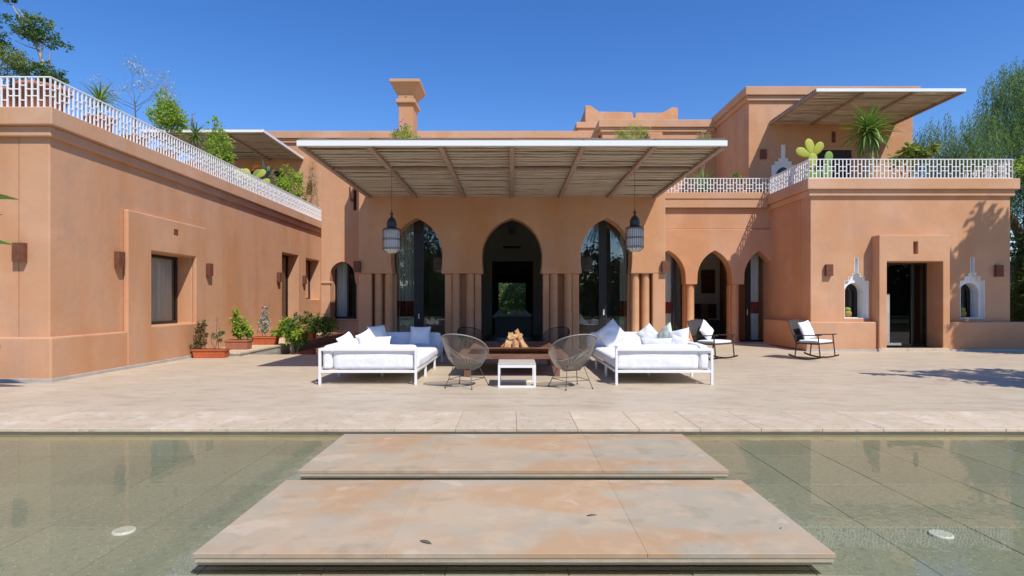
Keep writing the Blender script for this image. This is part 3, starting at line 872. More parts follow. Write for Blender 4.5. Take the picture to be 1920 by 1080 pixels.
for i, c in enumerate(niches):
    zc = .935
    hole = arch_ring(c, .275, zc+.012, 1.62, 1.68, 1.95, hs=.275)
    # lining of the stepped recess, then the white panel with its arch, then the reveal
    plate('niche_lining', M['whiteplaster'], V, stepped(c, .014), [stepped(c, 0)], RY+.006, RY+.13, 'y', 0)
    nf = plate('niche_panel', M['whiteplaster'], V, stepped(c, .0135), [hole], RY+.131, RY+.50, 'y', 0)
    wf = plate('window', M['frame'], V, arch_ring(c, .274, zc+.013, 1.62, 1.68, 1.949, hs=.274), [arch_ring(c-.02, .20, zc+.07, 1.62, 1.66, 1.87, hs=.20)], RY+.44, RY+.49, 'y', 0)
    MB().box(c-.27, c+.27, RY+.492, RY+.5, zc+.03, 1.94).build('pane', M['glass'], wf)
    curtain(wf, c-.25, c-.02, RY+.56, zc+.03, 1.9, waves=4, band=(zc+.03, zc+.45))
    lab = ['white stepped niche pot: round ochre cactus pot in the niche left of the doorway', 'round ochre cactus pot in the shaded niche right of the doorway'][i]
    lab = lab.replace('white stepped niche pot: ', '')
    cp = empty('cactus_pot', lab, 'cactus pot', (c-.13, RY+.24, zc+.012), group='cactus pots in the white niches')
    MB().lathe([(.05, 0), (.10, .05), (.115, .11), (.10, .17), (.07, .19)], 18).build('pot', M['yellowpot'], cp)
    cm = MB().lathe([(.065, 0), (.09, .03), (.085, .075), (.05, .105), (.01, .115)], 14); cm.build('cactus', M['padgreen'], cp, (0, 0, .185))
# glass door in the portal
gd = glazing(10.58, 12.16, RY+.30, .10, 2.54, [(11.70, 11.78)], 'door', .05)
MB().box(10.93, 11.04, RY+.25, RY+.27, .13, 1.63).box(11.04, 11.38, RY+.25, RY+.27, .13, .20).build('door_handle', M['skirting'], gd)
box('interior_floor', M['intfloor'], V, RX0+.5, RX1-.5, RY+.6, 24, .001, .1)
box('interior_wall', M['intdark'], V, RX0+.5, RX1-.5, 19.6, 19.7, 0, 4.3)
# tower front details
sm = [(x+ (10.0-9.93), z+4.02) for x, z in stepped(9.93, 0)]
tcx = 10.0
def up_niche(cx, y, z0, hw, za):
    o = plate('niche_surround', M['whiteplaster'], V,
          [(cx+hw+.13, z0), (cx+hw+.13, za+.02), (cx+.3, za+.02), (cx+.3, za+.14), (cx+.17, za+.14), (cx+.17, za+.26), (cx+.07, za+.26), (cx+.07, za+.75),
           (cx-.07, za+.75), (cx-.07, za+.26), (cx-.17, za+.26), (cx-.17, za+.14), (cx-.3, za+.14), (cx-.3, za+.02), (cx-hw-.13, za+.02), (cx-hw-.13, z0)],
          [arch_ring(cx, hw, z0+.05, za-.5, za-.4, za-.06, hs=hw)], y-.06, y, 'y', .006)
    MB().box(cx-hw, cx+hw, y-.012, y-.002, z0+.05, za-.06).build('pane', M['screen'], o)
up_niche(9.78, TY, 4.75, .28, 6.32)
box('window', M['intdark'], V, 10.95, 12.25, TY-.03, TY-.003, 4.75, 6.88)  # flat near-black panel, paints a door opening that lies in shade
box('lintel', M['coping'], V, 10.8, 12.4, TY-.05, TY-.003, 6.88, 6.98, .01)
box('slot_shade', M['rust'], V, 11.55, 11.68, TY-.02, TY-.002, 7.15, 7.55)  # dark plate on the wall face in place of a shaded slot
for yy in (21.9,): pass

# ================================================================== WALL LAMPS
def wall_lamp(loc, face, label, h=.33, wd=.2, d=.11):
    """face: 'f' looks to the viewer, 'r' looks right"""
    t = empty('wall_lamp', label, 'wall lamp', loc, 0 if face == 'f' else R(90), 'rust-brown box wall lamps')
    MB().box(-wd/2, wd/2, -d, -.012, -h/2, h/2).build('shade', M['rust'], t, bevel=.004, seg=1)
    MB().box(-wd*.3, wd*.3, -.02, .0, -h*.3, h*.3).build('wall_plate', M['bronze'], t)
    MB().box(-wd/2+.02, wd/2-.02, -d+.02, -.03, -h/2-.002, -h/2+.01).build('diffuser', M['lampwhite'], t)
wall_lamp((-8.63, Yf, 2.27), 'f', 'wall lamp on the front face at the far left edge')
wall_lamp((LX, 12.1, 2.27), 'r', 'wall lamp on the left wing between the corner and the curtained window')
wall_lamp((LX, 15.7, 2.26), 'r', 'wall lamp on the left wing just right of the curtained window')
wall_lamp((LX, 20.4, 2.26), 'r', 'wall lamp on the left wing just left of the tall doorway')
wall_lamp((LX, 22.9, 2.26), 'r', 'wall lamp on the left wing between tall doorway and small window')
wall_lamp((-3.97, PY, 2.30), 'f', 'wall lamp on the left outer corner of the arched portico', .29, .17)
wall_lamp((3.93, PY, 2.30), 'f', 'wall lamp on the right outer corner of the arched portico', .29, .17)
wall_lamp((9.10, RY, 2.31), 'f', 'wall lamp left of the first white niche on the right wing')
wall_lamp((13.98, RY, 2.29), 'f', 'wall lamp in tree shade near the right end of the right wing')
wall_lamp((9.06, TY, 6.72), 'f', 'wall lamp on the upper tower beside the white stepped window', .34, .2)
wall_lamp((-8.66, YB, 6.33), 'f', 'wall lamp on the upper back wall above the left terrace')

# ================================================================== PERGOLAS
def pole_mesh(name, L, r, m, seed, sag=.02):
    rnd = random.Random(seed); k = 7; pts = []
    a, b = rnd.uniform(-1, 1), rnd.uniform(-1, 1)
    for i in range(k):
        t = i/(k-1)
        pts.append((-L/2+L*t, a*.012*math.sin(PI*t)+rnd.uniform(-.1, .1)*.02, -sag*math.sin(PI*t)*rnd.uniform(.6, 1.3)*abs(b)))
    mb = MB()
    mb.tube(pts, [r*rnd.uniform(.85, 1.1) for _ in range(k)], 6)
    return mb.mesh(name, m)
def pergola(label, x0, x1, yf, yb, zt, bays, rows, fascia_h=.105, mids=(), rside=False, seed=1, pale=.2, cover=.98, fas_side=None):
    t = empty('pergola', label, 'pergola', ((x0+x1)/2, yb, zt-.12), group='slatted pergolas fixed to the villa walls')
    W = x1-x0; D = yb-yf; hx = W/2
    MB().box(-hx-.01, hx+.01, -D-.05, -D, .01, fascia_h).build('fascia', M['white'], t, bevel=.004, seg=1)
    if fas_side == 'right': MB().box(hx, hx+.04, -D, -.01, .03, .13).build('side_fascia', M['white'], t, bevel=.004, seg=1)
    bw = W/bays
    for i in range(bays+1):
        x = -hx+i*bw
        x = max(-hx+.045, min(hx-.045, x))
        MB().box(x-.045, x+.045, -D+.002, 0, -.02, .06).build('rafter', M['rafter'], t, bevel=.005, seg=1)
    for ym in mids: MB().box(-hx+.1, hx-.1, ym-yb-.035, ym-yb+.035, -.01, .045).build('cross_beam', M['rafter'], t, bevel=.005, seg=1)
    sp = D/rows; R1 = sp/2*cover
    rnd = random.Random(seed)
    dark = [pole_mesh('slat', bw-.01, R1*rnd.uniform(.97, 1.03), M['cane'], k+seed*50, .012) for k in range(8)]
    light_poles = [pole_mesh('slat', bw-.01, pale*rnd.uniform(.8, 1.2), M['canelight'], k+seed*50+20, .02) for k in range(8)]  # thin pale poles paint the sunlit lines between the dark canes
    for j in range(rows):
        for i in range(bays):
            y = -D+(j+.5)*sp
            o = link('slat', rnd.choice(dark), t)
            o.location = (-hx+(i+.5)*bw, y, .062+R1*.45+rnd.uniform(0, .006)); o.scale = (1, 1, .42)
            o.rotation_euler = (0, rnd.uniform(-.004, .004), rnd.uniform(-.006, .006))
            o = link('slat', rnd.choice(light_poles), t)
            o.location = (-hx+(i+.5)*bw, y+sp*.5+rnd.uniform(-.08, .08)*sp, .060+rnd.uniform(-.003, .006))
            o.rotation_euler = (rnd.uniform(0, 3), rnd.uniform(-.006, .006), rnd.uniform(-.008, .008))
    return t
pergola('wide slatted pergola with a white front beam over the arched portico', -3.72, 3.72, 10.2, PY, 4.21, 6, 25, mids=(11.95,), seed=2, pale=.027, cover=1.2)
pergola('slatted pergola on the left roof terrace behind the potted shrubs', -13.3, -8.98, 21.1, YB, 7.60, 3, 24, mids=(), seed=5, fas_side='right', pale=.018, cover=1.12)
pergola('slatted pergola on the upper right tower above the tall yucca', 9.30, 13.85, 17.95, TY, 7.93, 3, 22, seed=9, pale=.042, cover=1.0)

# ================================================================== RAILINGS
bar_mesh = MB().box(-.012, .012, -.012, .012, .0, .535).mesh('baluster', M['white'])
def railing(label, segs, z):
    t = empty('terrace_railing', label, 'railing', (segs[0][0][0], segs[0][0][1], z), group='white geometric railings along the roof terraces')
    ox, oy = segs[0][0]
    H = .555
    cr = MB(); tr = MB(); posts = MB()
    for (a, b) in segs:
        a = Vector((a[0]-ox, a[1]-oy, 0)); b = Vector((b[0]-ox, b[1]-oy, 0)); d = b-a; L = d.length; d.normalize()
        s = Vector((-d.y, d.x, 0)); ang = math.atan2(d.y, d.x)
        n = max(1, round(L/.108)); sp = L/n
        def bar(p, q, z0, z1, wd, out):
            out.add([p-s*wd+Vector((0, 0, z0)), q-s*wd+Vector((0, 0, z0)), q+s*wd+Vector((0, 0, z0)), p+s*wd+Vector((0, 0, z0)),
                     p-s*wd+Vector((0, 0, z1)), q-s*wd+Vector((0, 0, z1)), q+s*wd+Vector((0, 0, z1)), p+s*wd+Vector((0, 0, z1))],
                    [(0, 3, 2, 1), (4, 5, 6, 7), (0, 1, 5, 4), (1, 2, 6, 5), (2, 3, 7, 6), (3, 0, 4, 7)])
        bar(a-d*.014, b+d*.014, .535, H, .016, tr)
        bar(a, b, .0, .018, .0145, tr)
        for i in range(n+1):
            p = a+d*sp*i
            o = link('baluster', bar_mesh, t); o.location = p; o.rotation_euler = (0, 0, ang)
            if i < n:
                q = p+d*sp
                hs_ = (.40, .14) if i % 3 == 1 else (.335, .215)
                for hh in hs_: bar(p+d*.0135, q-d*.0135, hh-.009, hh+.009, .010, cr)
    tr.build('top_rail', M['white'], t)
    c = cr.build('crossbars', M['white'], t); c['kind'] = 'stuff'
railing('long white railing along the left wing roof terrace in front of shrubs', [((-13.6, Yf-.02), (LX+.03, Yf-.02)), ((LX+.03, Yf-.02), (LX+.03, 25.05))], WT+.02)
railing('white railing round the right wing roof terrace under the yucca',
        [((4.0, AY-.03), (8.53, AY-.03)), ((8.53, AY-.03), (8.53, RY-.04)), ((8.53, RY-.04), (14.38, RY-.04)), ((14.38, RY-.04), (14.38, 20.9))], RT+.02)
box('terrace_kerb', M['coping'], V, 3.98, 8.46, AY-.07, AY+.01, RT-.4, RT+.018)

# ================================================================== HANGING LANTERNS
def lantern(loc, label, ztop):
    t = empty('hanging_lantern', label, 'lantern', loc, group='hanging iron cage lanterns')
    r = .178
    b = MB().lathe([(r-.012, .07), (r-.012, .475)], 16, smooth=False); b.build('panel_cylinder', M['lampglass'], t)
    for zz in (.075, .10, .265, .285, .455, .475):
        MB().tube([(r*math.cos(a*PI/12), r*math.sin(a*PI/12), zz) for a in range(24)], .0045, 4, closed=True).build('ring', M['iron'], t)
    bm_ = MB().tube([(0, 0, .07), (0, 0, .48)], .0032, 4).mesh('bar', M['iron'])
    for k in range(28):
        a = 2*PI*k/28
        o = link('bar', bm_, t); o.location = (r*math.cos(a), r*math.sin(a), 0)
    MB().lathe([(.085, 0), (.165, .065)], 12, smooth=False).build('base_panel', M['lampwhite'], t)
    ribs = MB()
    for k in range(12):
        a = 2*PI*k/12; ribs.tube([(.087*math.cos(a), .087*math.sin(a), -.003), (.17*math.cos(a), .17*math.sin(a), .066)], .004, 4)
    ribs.build('base_ribs', M['iron'], t)
    MB().lathe([(r, .475), (.15, .50), (.105, .51), (.098, .53), (.10, .60), (.09, .65), (.06, .70), (.025, .73), (.02, .76), (.035, .785), (.025, .81), (.008, .84), (.006, .90)], 20).build('dome', M['iron'], t)
    MB().tube([(0, 0, .89), (0, 0, ztop-loc[2])], .004, 5).build('cable', M['iron'], t)
lantern((-2.44, 11.9, 2.39), 'left hanging iron lantern with pale panels below the pergola', 4.1)
lantern((2.49, 11.9, 2.42), 'right hanging iron lantern with pale panels below the pergola', 4.1)

# ================================================================== SOFAS
def sofa(x0, x1, y0, y1, label, outer):
    """outer: -1 when the long backrest is on the left, +1 on the right"""
    cx, cy = (x0+x1)/2, (y0+y1)/2
    t = empty('outdoor_sofa', label, 'sofa', (cx, cy, 0), group='white outdoor sofas round the fire table')
    hx, hy = (x1-x0)/2, (y1-y0)/2
    k = .042
    def leg(x, y, z1): MB().box(x, x+k, y, y+k, 0, z1).build('leg', M['white'], t, bevel=.003, seg=1)
    ox = -hx if outer < 0 else hx-k; ix = hx-k if outer < 0 else -hx
    leg(ox, -hy, .615); leg(ix, -hy, .615); leg(ox, hy-k, .615); leg(ix, hy-k, .615)
    leg(ix, -hy+1.1, .20); leg(ox, -hy+1.1, .20); leg(-k/2, -hy+1.1, .20); leg(ix, -hy+2.4, .20); leg(ox, -hy+2.4, .20)
    fr = MB()
    for z in (.205, .573):
        fr.box(-hx+k, hx-k, -hy, -hy+k, z, z+k).box(-hx+k, hx-k, hy-k, hy, z, z+k)
        fr.box(ox, ox+k, -hy+k, hy-k, z, z+k)
    fr.box(ix, ix+k, -hy+k, hy-k, .205, .205+k)
    fr.box(-hx+k, hx-k, -.6, -.56, .205, .24)
    fr.build('frame', M['white'], t, bevel=.003, seg=1)
    a, b = (-hx+.23, hx-.03) if outer < 0 else (-hx+.03, hx-.23)
    soft_box('seat_cushion', M['fabric'], t, -hx+.03, hx-.0, -hy+.24, hy-.24, .245, .43, .05, 12, .012, .01, 1 if outer < 0 else 2)
    soft_box('arm_cushion', M['fabric'], t, a, b, -hy+.05, -hy+.24, .25, .66, .06, 12, .012, .012, 3 if outer < 0 else 4)
    soft_box('arm_cushion', M['fabric'], t, a, b, hy-.24, hy-.05, .25, .70, .06, 10, .012, .012, 5)
    s0, s1 = (-hx+.045, -hx+.225) if outer < 0 else (hx-.225, hx-.045)
    soft_box('back_cushion', M['fabric'], t, s0, s1, -hy+.05, hy-.05, .25, .66, .06, 12, .012, .012, 6)
    return t
sofa(-3.26, -1.60, 9.87, 13.6, 'white framed outdoor sofa left of the fire table, half in shade', -1)
sofa(1.74, 3.39, 9.87, 13.6, 'white framed outdoor sofa right of the fire table, mostly sunlit', 1)
# pillows: local plane XY of the pillow is stood up by rotating about X
pillow('white pillow at the outer left corner of the left sofa', M['pillow'], (-3.00, 10.75, .64), (R(62), R(-8), R(60)), .40, .40, .15, 1, roll=R(12))
pillow('white pillow standing on its corner by the left sofa back', M['pillow'], (-2.72, 11.1, .66), (R(62), R(8), R(48)), .44, .44, .15, 2, roll=R(30))
pillow('long white pillow lying along the front arm of the left sofa', M['pillow'], (-2.42, 10.30, .64), (R(72), 0, R(4)), .62, .34, .16, 3)
pillow('bluish pillow tilted in the back corner of the left sofa', M['pillow'], (-2.93, 12.85, .68), (R(66), R(14), R(35)), .46, .46, .15, 4, roll=R(20))
pillow('square pillow leaning on the shaded far arm of the left sofa', M['pillow'], (-2.06, 13.16, .64), (R(74), 0, R(-4)), .50, .46, .16, 5)
pillow('tall white pillow standing on its corner on the right sofa', M['pillow'], (2.12, 12.55, .70), (R(68), 0, R(-18)), .56, .56, .18, 6, roll=R(42))
pillow('small grey-white pillow behind the others on the right sofa', M['greypillow'], (3.00, 12.9, .68), (R(68), 0, R(-10)), .42, .42, .15, 7, roll=R(40))
pillow('pale green pillow turned edge-on on the right sofa', M['greenpillow'], (3.06, 11.75, .70), (R(70), R(-10), R(-70)), .48, .48, .15, 8, roll=R(30))
pillow('long pale grey pillow on the front arm of the right sofa', M['greypillow'], (2.55, 10.35, .62), (R(72), 0, R(-3)), .60, .32, .16, 9)
pillow('white pillow at the outer right corner of the right sofa', M['pillow'], (3.10, 10.95, .68), (R(66), R(10), R(-58)), .48, .48, .16, 10, roll=R(25))
pillow('small white pillow lying along the back of the right sofa', M['pillow'], (2.93, 10.35, .64), (R(72), R(12), R(-40)), .36, .34, .14, 11)

# ================================================================== FIRE TABLE, LOGS, SIDE TABLE
ft = empty('fire_table', 'large square corten steel fire bowl on a low table between the sofas', 'fire table', (.0, 12.05, 0))
top = plate('table_top', M['corten'], ft, rect(-1.05, 1.05, -1.15, 1.15), [rect(-.62, .62, -.72, .72)], .335, .40, 'z', .004)
for (x, y) in ((-.80, -1.0), (.80, -1.0), (-.80, 1.0), (.80, 1.0)):
    s_ = 1 if x > 0 else -1
    MB().prism([(x-.09, .335), (x+.09, .335), (x+.05*s_+.05, 0), (x+.05*s_-.05, 0)], y-.06, y+.06).build('leg', M['corten'], ft, bevel=.003, seg=1)
bowl = MB()
ro, ri = .80, .76
def sq(h, d, z): return [(-h, -d, z), (h, -d, z), (h, d, z), (-h, d, z)]
vs = sq(.42, .46, .30)+sq(.80, .84, .505)+sq(.80, .84, .53)+sq(.775, .815, .53)+sq(.40, .44, .33)
fs = [(0, 1, 2, 3)]
for i in range(4):
    for k_ in range(4): fs.append((i*4+k_, i*4+(k_+1) % 4, (i+1)*4+(k_+1) % 4, (i+1)*4+k_))
fs.append((16, 17, 18, 19))
bowl.add(vs, fs); bowl.build('bowl', M['corten'], ft)
def log(p, q, r, label, seed):
    rnd = random.Random(seed)
    p = Vector(p); q = Vector(q); mb = MB(); n = 9; m_ = 7
    d = (q-p).normalized(); x = d.cross(Vector((0, 1, .2))).normalized(); y = d.cross(x)
    prof = [rnd.uniform(.45, 1.2) for _ in range(n)]
    vs = []; fs = []
    for i in range(m_):
        t_ = i/(m_-1); c = p.lerp(q, t_)
        for k_ in range(n):
            a = 2*PI*k_/n; rr = r*prof[k_]*rnd.uniform(.74, 1.18)*(1-.25*t_)
            e = rnd.uniform(-.05, .05) if i in (0, m_-1) else 0
            vs.append(c+(x*math.cos(a)+y*math.sin(a)*.75)*rr+d*e)
    for i in range(m_-1):
        for k_ in range(n): fs.append((i*n+k_, i*n+(k_+1) % n, (i+1)*n+(k_+1) % n, (i+1)*n+k_))
    fs += [tuple(range(n))[::-1], tuple(range((m_-1)*n, m_*n))]
    mb.add(vs, fs, False)
    o = mb.build('log', M['log']); tag(o, label, 'log', 'split logs stacked in the fire bowl')
L0 = (0, 12.0)
log((-.13, 11.72, .37), (-.02, 11.98, .74), .085, 'split log leaning from the left front of the pile', 1)
log((.30, 11.76, .37), (.10, 12.0, .80), .085, 'pale split log leaning from the right front of the pile', 12)
log((.09, 11.64, .36), (.07, 11.93, .62), .085, 'split log leaning straight back in the middle of the pile', 23)
log((-.24, 12.05, .37), (-.02, 12.06, .64), .085, 'short dark-ended log at the far left of the pile', 34)
log((.36, 12.15, .37), (.12, 12.1, .70), .085, 'log leaning at the back right of the pile', 45)
log((-.06, 11.86, .66), (.20, 11.96, .72), .055, 'short crooked log lying across the top of the pile', 56)

st = empty('side_table', 'small white cube-framed side table in front of the fire table', 'side table', (.08, 9.93, 0))
k = .035; hx, hy = .31, .36
for (x, y) in ((-hx, -hy), (hx-k, -hy), (-hx, hy-k), (hx-k, hy-k)): MB().box(x, x+k, y, y+k, 0, .37).build('leg', M['white'], st, bevel=.003, seg=1)
MB().box(-hx, hx, -hy, hy, .37, .392).build('table_top', mat('table_panel', (.50, .45, .38), rough=.5, var=(.56, .51, .43), scale=6), st, bevel=.003, seg=1)
fr = MB()
for (a, b, c, d) in ((-hx+k, hx-k, -hy, -hy+k), (-hx+k, hx-k, hy-k, hy), (-hx, -hx+k, -hy+k, hy-k), (hx-k, hx, -hy+k, hy-k)):
    fr.box(a, b, c, d, .325, .369)
fr.box(-hx+k, hx-k, -hy, -hy+k, 0, .03).box(-hx+k, hx-k, hy-k, hy, 0, .03)
fr.build('frame', M['white'], st)

# ================================================================== CORD CHAIRS
def cord_chair(loc, rz, label, dark=False):
    """egg-shaped cord chair; faces local +X"""
    t = empty('cord_chair', label, 'cord chair', loc, rz, 'round cord chairs with thin metal legs')
    cm, rm = (M['black'], M['black']) if dark else (M['cord'], M['chairrim'])  # dark: shade on the rear pair put into the colour as black
    N = 56
    rim = []
    for i in range(N):
        a = 2*PI*i/N
        ca, sa = math.cos(a), math.sin(a)
        # along: from the low front (a = 0) to the high back (a = pi)
        s_ = ca
        wdt = .375*(1-.08*ca)
        x = .02+.43*s_ ; z = .645-.245*s_ + .04*(1-s_*s_)
        rim.append(Vector((x-.03, wdt*sa, z)))
    low = []
    for i in range(N):
        a = 2*PI*i/N
        low.append(Vector((-.02+.12*math.cos(a), .13*math.sin(a), .285-.02*math.cos(a))))
    MB().tube(rim, .0105, 6, closed=True).build('rim', rm, t)
    MB().tube(low, .008, 5, closed=True).build('seat_ring', M['chairframe'], t)
    cs = MB()
    for i in range(0, N):
        for off in (0, .5):
            j = (i+1) % N
            p = rim[i].lerp(rim[j], off); q = low[i].lerp(low[j], off)
            mid = p.lerp(q, .55)+Vector(((p.x+.0)*.05, p.y*.10, -.045))
            cs.tube([p, p.lerp(mid, .5)+Vector((0, 0, -.012)), mid, q], .0042, 3, cap=False)
    o = cs.build('cords', cm, t); o['kind'] = 'stuff'
    feet = [(.30, .27), (.30, -.27), (-.27, .24), (-.27, -.24)]
    tops = [(.13, .16, .36), (.13, -.16, .36), (-.14, .15, .36), (-.14, -.15, .36)]
    for f_, tp in zip(feet, tops):
        MB().tube([tp, (f_[0], f_[1], 0.008)], .0065, 6).build('leg', M['chairframe'], t)
        MB().lathe([(.012, 0), (.012, .02)], 8, (f_[0], f_[1], 0)).build('foot', M['black'], t)
    pts = [Vector((tp[0], tp[1], tp[2])).lerp(Vector((f_[0], f_[1], 0)), .62) for f_, tp in zip(feet, tops)]
    MB().tube([pts[0], pts[1], pts[3], pts[2]], .0055, 5, closed=True).build('brace', M['chairframe'], t)
    tt = [Vector(x) for x in tops]
    MB().tube([tt[0], tt[1], tt[3], tt[2]], .006, 5, closed=True).build('seat_brace', M['chairframe'], t)
    return t
cord_chair((-.76, 9.66, 0), R(68), 'taupe cord chair seen from behind on the left of the white side table')
cord_chair((.97, 9.58, 0), R(112), 'taupe cord chair seen from behind on the right of the white side table')
cord_chair((-.98, 14.3, 0), R(-62), 'cord chair with its shade painted black behind the left of the fire table', True).scale = (.87, .87, .87)
cord_chair((1.06, 14.3, 0), R(-118), 'cord chair with its shade painted black behind the right of the fire table', True).scale = (.87, .87, .87)

# ================================================================== ROCKING CHAIRS
def rocker(loc, rz, label, plab, seed):
    """faces local -Y"""
    t = empty('rocking_chair', label, 'rocking chair', loc, rz, 'dark rocking chairs with white cushions')
    t.scale = (1.30, 1, 1)
    m_ = M['darkwood']
    for s_ in (-1, 1):
        x = s_*.30
        pts = []
        for i in range(9):
            u = -.42+.84*i/8
            pts.append((x, u, .025+.085*(u/.42)**2))
        r_ = MB()
        for i in range(8):
            p, q = pts[i], pts[i+1]
            r_.add([(x-.016, p[1], p[2]-.018), (x+.016, p[1], p[2]-.018), (x+.016, p[1], p[2]+.018), (x-.016, p[1], p[2]+.018),
                    (x-.016, q[1], q[2]-.018), (x+.016, q[1], q[2]-.018), (x+.016, q[1], q[2]+.018), (x-.016, q[1], q[2]+.018)],
                   [(0, 1, 2, 3), (4, 7, 6, 5), (0, 4, 5, 1), (1, 5, 6, 2), (2, 6, 7, 3), (3, 7, 4, 0)])
        r_.build('rocker', m_, t)
        MB().tube([(x, -.33, .08), (x, -.28, .60)], .016, 6).build('leg', m_, t)
        MB().tube([(x, .27, .06), (x, .23, .42)], .016, 6).build('leg', m_, t)
        MB().add([(x-.028, -.36, .60), (x+.028, -.36, .60), (x+.024, .30, .56), (x-.024, .30, .56), (x-.028, -.36, .625), (x+.028, -.36, .625), (x+.024, .30, .585), (x-.024, .30, .585)],
                 [(0, 3, 2, 1), (4, 5, 6, 7), (0, 1, 5, 4), (1, 2, 6, 5), (2, 3, 7, 6), (3, 0, 4, 7)]).build('armrest', m_, t)
        MB().tube([(x, .22, .36), (x*.98, .44, .92)], .016, 6).build('back_post', m_, t)
    MB().box(-.31, .31, -.30, -.27, .385, .42).box(-.31, .31, .22, .25, .37, .405).box(-.315, -.285, -.27, .22, .38, .41).box(.285, .315, -.27, .22, .38, .41).build('seat_frame', m_, t)
    sl = MB().box(-.285, .285, -.012, .012, -.006, .006).mesh('slat', m_)
    for k_ in range(9):
        o = link('slat', sl, t); o.location = (0, -.23+k_*.052, .388)
    bk = MB()
    vs = []; n = 8
    for i in range(n+1):
        u = -1+2*i/n; dy = .03*(1-u*u)
        zt = .92+.035*(1-u*u)
        vs += [(u*.29, .26+dy, .42), (u*.29, .435+dy, zt)]
    fs = [(2*i, 2*i+2, 2*i+3, 2*i+1) for i in range(n)]
    bk.add(vs, fs, True)
    o = bk.build('woven_back', M['weave'], t); so = o.modifiers.new('thick', 'SOLIDIFY'); so.thickness = .012
    MB().tube([(-.30, .44, .92), (-.15, .455, .945), (0, .462, .955), (.15, .455, .945), (.30, .44, .92)], .016, 6).build('top_rail', m_, t)
    soft_box('seat_cushion', M['fabric'], t, -.275, .275, -.29, .20, .405, .475, .03, 6, .005, .006, seed)
    mtx = Matrix.Translation(Vector(loc)) @ Matrix.Rotation(rz, 4, 'Z')
    p = link('pillow', pillow_mesh('pillow', M['pillow'], .44 if seed == 1 else .60, .44 if seed == 1 else .50, .15, seed))
    p.matrix_world = mtx @ Matrix.Translation(Vector((0, .17, .70))) @ Matrix.Rotation(R(70), 4, 'X') @ Matrix.Rotation(R(42) if seed == 1 else R(6), 4, 'Z')
    ss = p.modifiers.new('smooth', 'SUBSURF'); ss.levels = 1; ss.render_levels = 1
    tag(p, plab, 'pillow', 'pillows on the rocking chairs')
rocker((4.86, 14.2, 0), R(38), 'dark rocking chair behind the right sofa in front of the arcade', 'white pillow standing on its corner on the rocking chair by the arcade', 1)
rocker((7.38, 14.35, 0), R(38), 'dark rocking chair standing alone in front of the right wing', 'square white pillow on the rocking chair in front of the right wing', 2)

# ================================================================== PLANTERS along the left wing
def trough(parent, L, W, H, m='terracotta'):
    MB().add([(-L/2*.93, -W/2*.85, 0), (L/2*.93, -W/2*.85, 0), (L/2*.93, W/2*.85, 0), (-L/2*.93, W/2*.85, 0),
              (-L/2, -W/2, H), (L/2, -W/2, H), (L/2, W/2, H), (-L/2, W/2, H)],
             [(0, 3, 2, 1), (0, 1, 5, 4), (1, 2, 6, 5), (2, 3, 7, 6), (3, 0, 4, 7), (4, 5, 6, 7)]).build('pot', M[m], parent, bevel=.008)
    MB().box(-L/2-.015, L/2+.015, -W/2-.015, W/2+.015, H-.045, H).build('pot_rim', M[m], parent, bevel=.008)
    MB().box(-L/2+.02, L/2-.02, -W/2+.02, W/2-.02, H-.03, H+.003).build('soil', M['soil'], parent)
def stems(parent, specs, m='bark', r=.008):
    mb = MB()
    for (p, q) in specs:
        p = Vector(p); q = Vector(q); mid = p.lerp(q, .5)+Vector((random.uniform(-.04, .04), random.uniform(-.04, .04), 0))
        mb.tube([p, mid, q], [r, r*.8, r*.5], 5)
    mb.build('stem', M[m], parent)
GP = 'potted plants along the left wing'
p1 = empty('potted_plant', 'terracotta trough with dried brown stems and thin weeds, nearest of the left planters', 'potted plant', (-7.55, 14.72, 0), R(3), GP)
trough(p1, .80, .30, .22)
stems(p1, [((-.25, 0, .2), (-.22, .05, .95)), ((-.15, 0, .2), (-.2, 0, .8)), ((.1, 0, .2), (.22, 0, .75)), ((.2, 0, .2), (.12, .05, 1.0)), ((.1, 0, .2), (0, 0, .6))])
foliage('leaves', M['leafbrown'], p1, [((-.24, 0, .55), (.14, .12, .36))], 800, .06, .5, 21)
foliage('leaves', M['leafolive'], p1, [((-.2, 0, .80), (.13, .1, .14)), ((.18, 0, .55), (.15, .1, .2)), ((-.36, -.05, .28), (.1, .1, .12))], 450, .065, .5, 22)
foliage('flowers', M['pinkflower'], p1, [((.10, .02, .95), (.13, .08, .1))], 24, .04, .7, 23)
p2 = empty('potted_plant', 'faded terracotta pot with a dense twisted green cone shrub', 'potted plant', (-7.45, 16.0, .11), 0, GP)
trough(p2, .62, .34, .26, 'pot')
stems(p2, [((0, 0, .2), (-.08, 0, 1.0)), ((0, 0, .2), (.2, 0, .6))])
foliage('leaves', M['leaflime'], p2, [((-.10, 0, .95), (.10, .1, .16)), ((-.02, 0, .72), (.2, .16, .16)), ((.10, 0, .50), (.26, .18, .16)), ((.26, 0, .40), (.2, .14, .1))], 1700, .075, .6, 24, hollow=0)
foliage('leaves', M['leaf'], p2, [((-.02, .02, .60), (.2, .16, .26))], 450, .07, .6, 25, hollow=0)
p3 = empty('potted_plant', 'terracotta trough with a grey-leaved shrub bearing pale pink flowers', 'potted plant', (-7.45, 17.75, .11), 0, GP)
trough(p3, .72, .3, .24)
stems(p3, [((-.1, 0, .2), (-.05, 0, 1.1)), ((0, 0, .2), (-.15, 0, .7))])
foliage('leaves', M['leafgrey'], p3, [((-.05, 0, .62), (.17, .14, .34)), ((-.02, 0, 1.0), (.13, .1, .16))], 900, .065, .5, 26)
foliage('flowers', M['pinkflower'], p3, [((-.02, 0, 1.02), (.17, .1, .18)), ((-.1, 0, .5), (.2, .1, .18))], 200, .05, .8, 27)
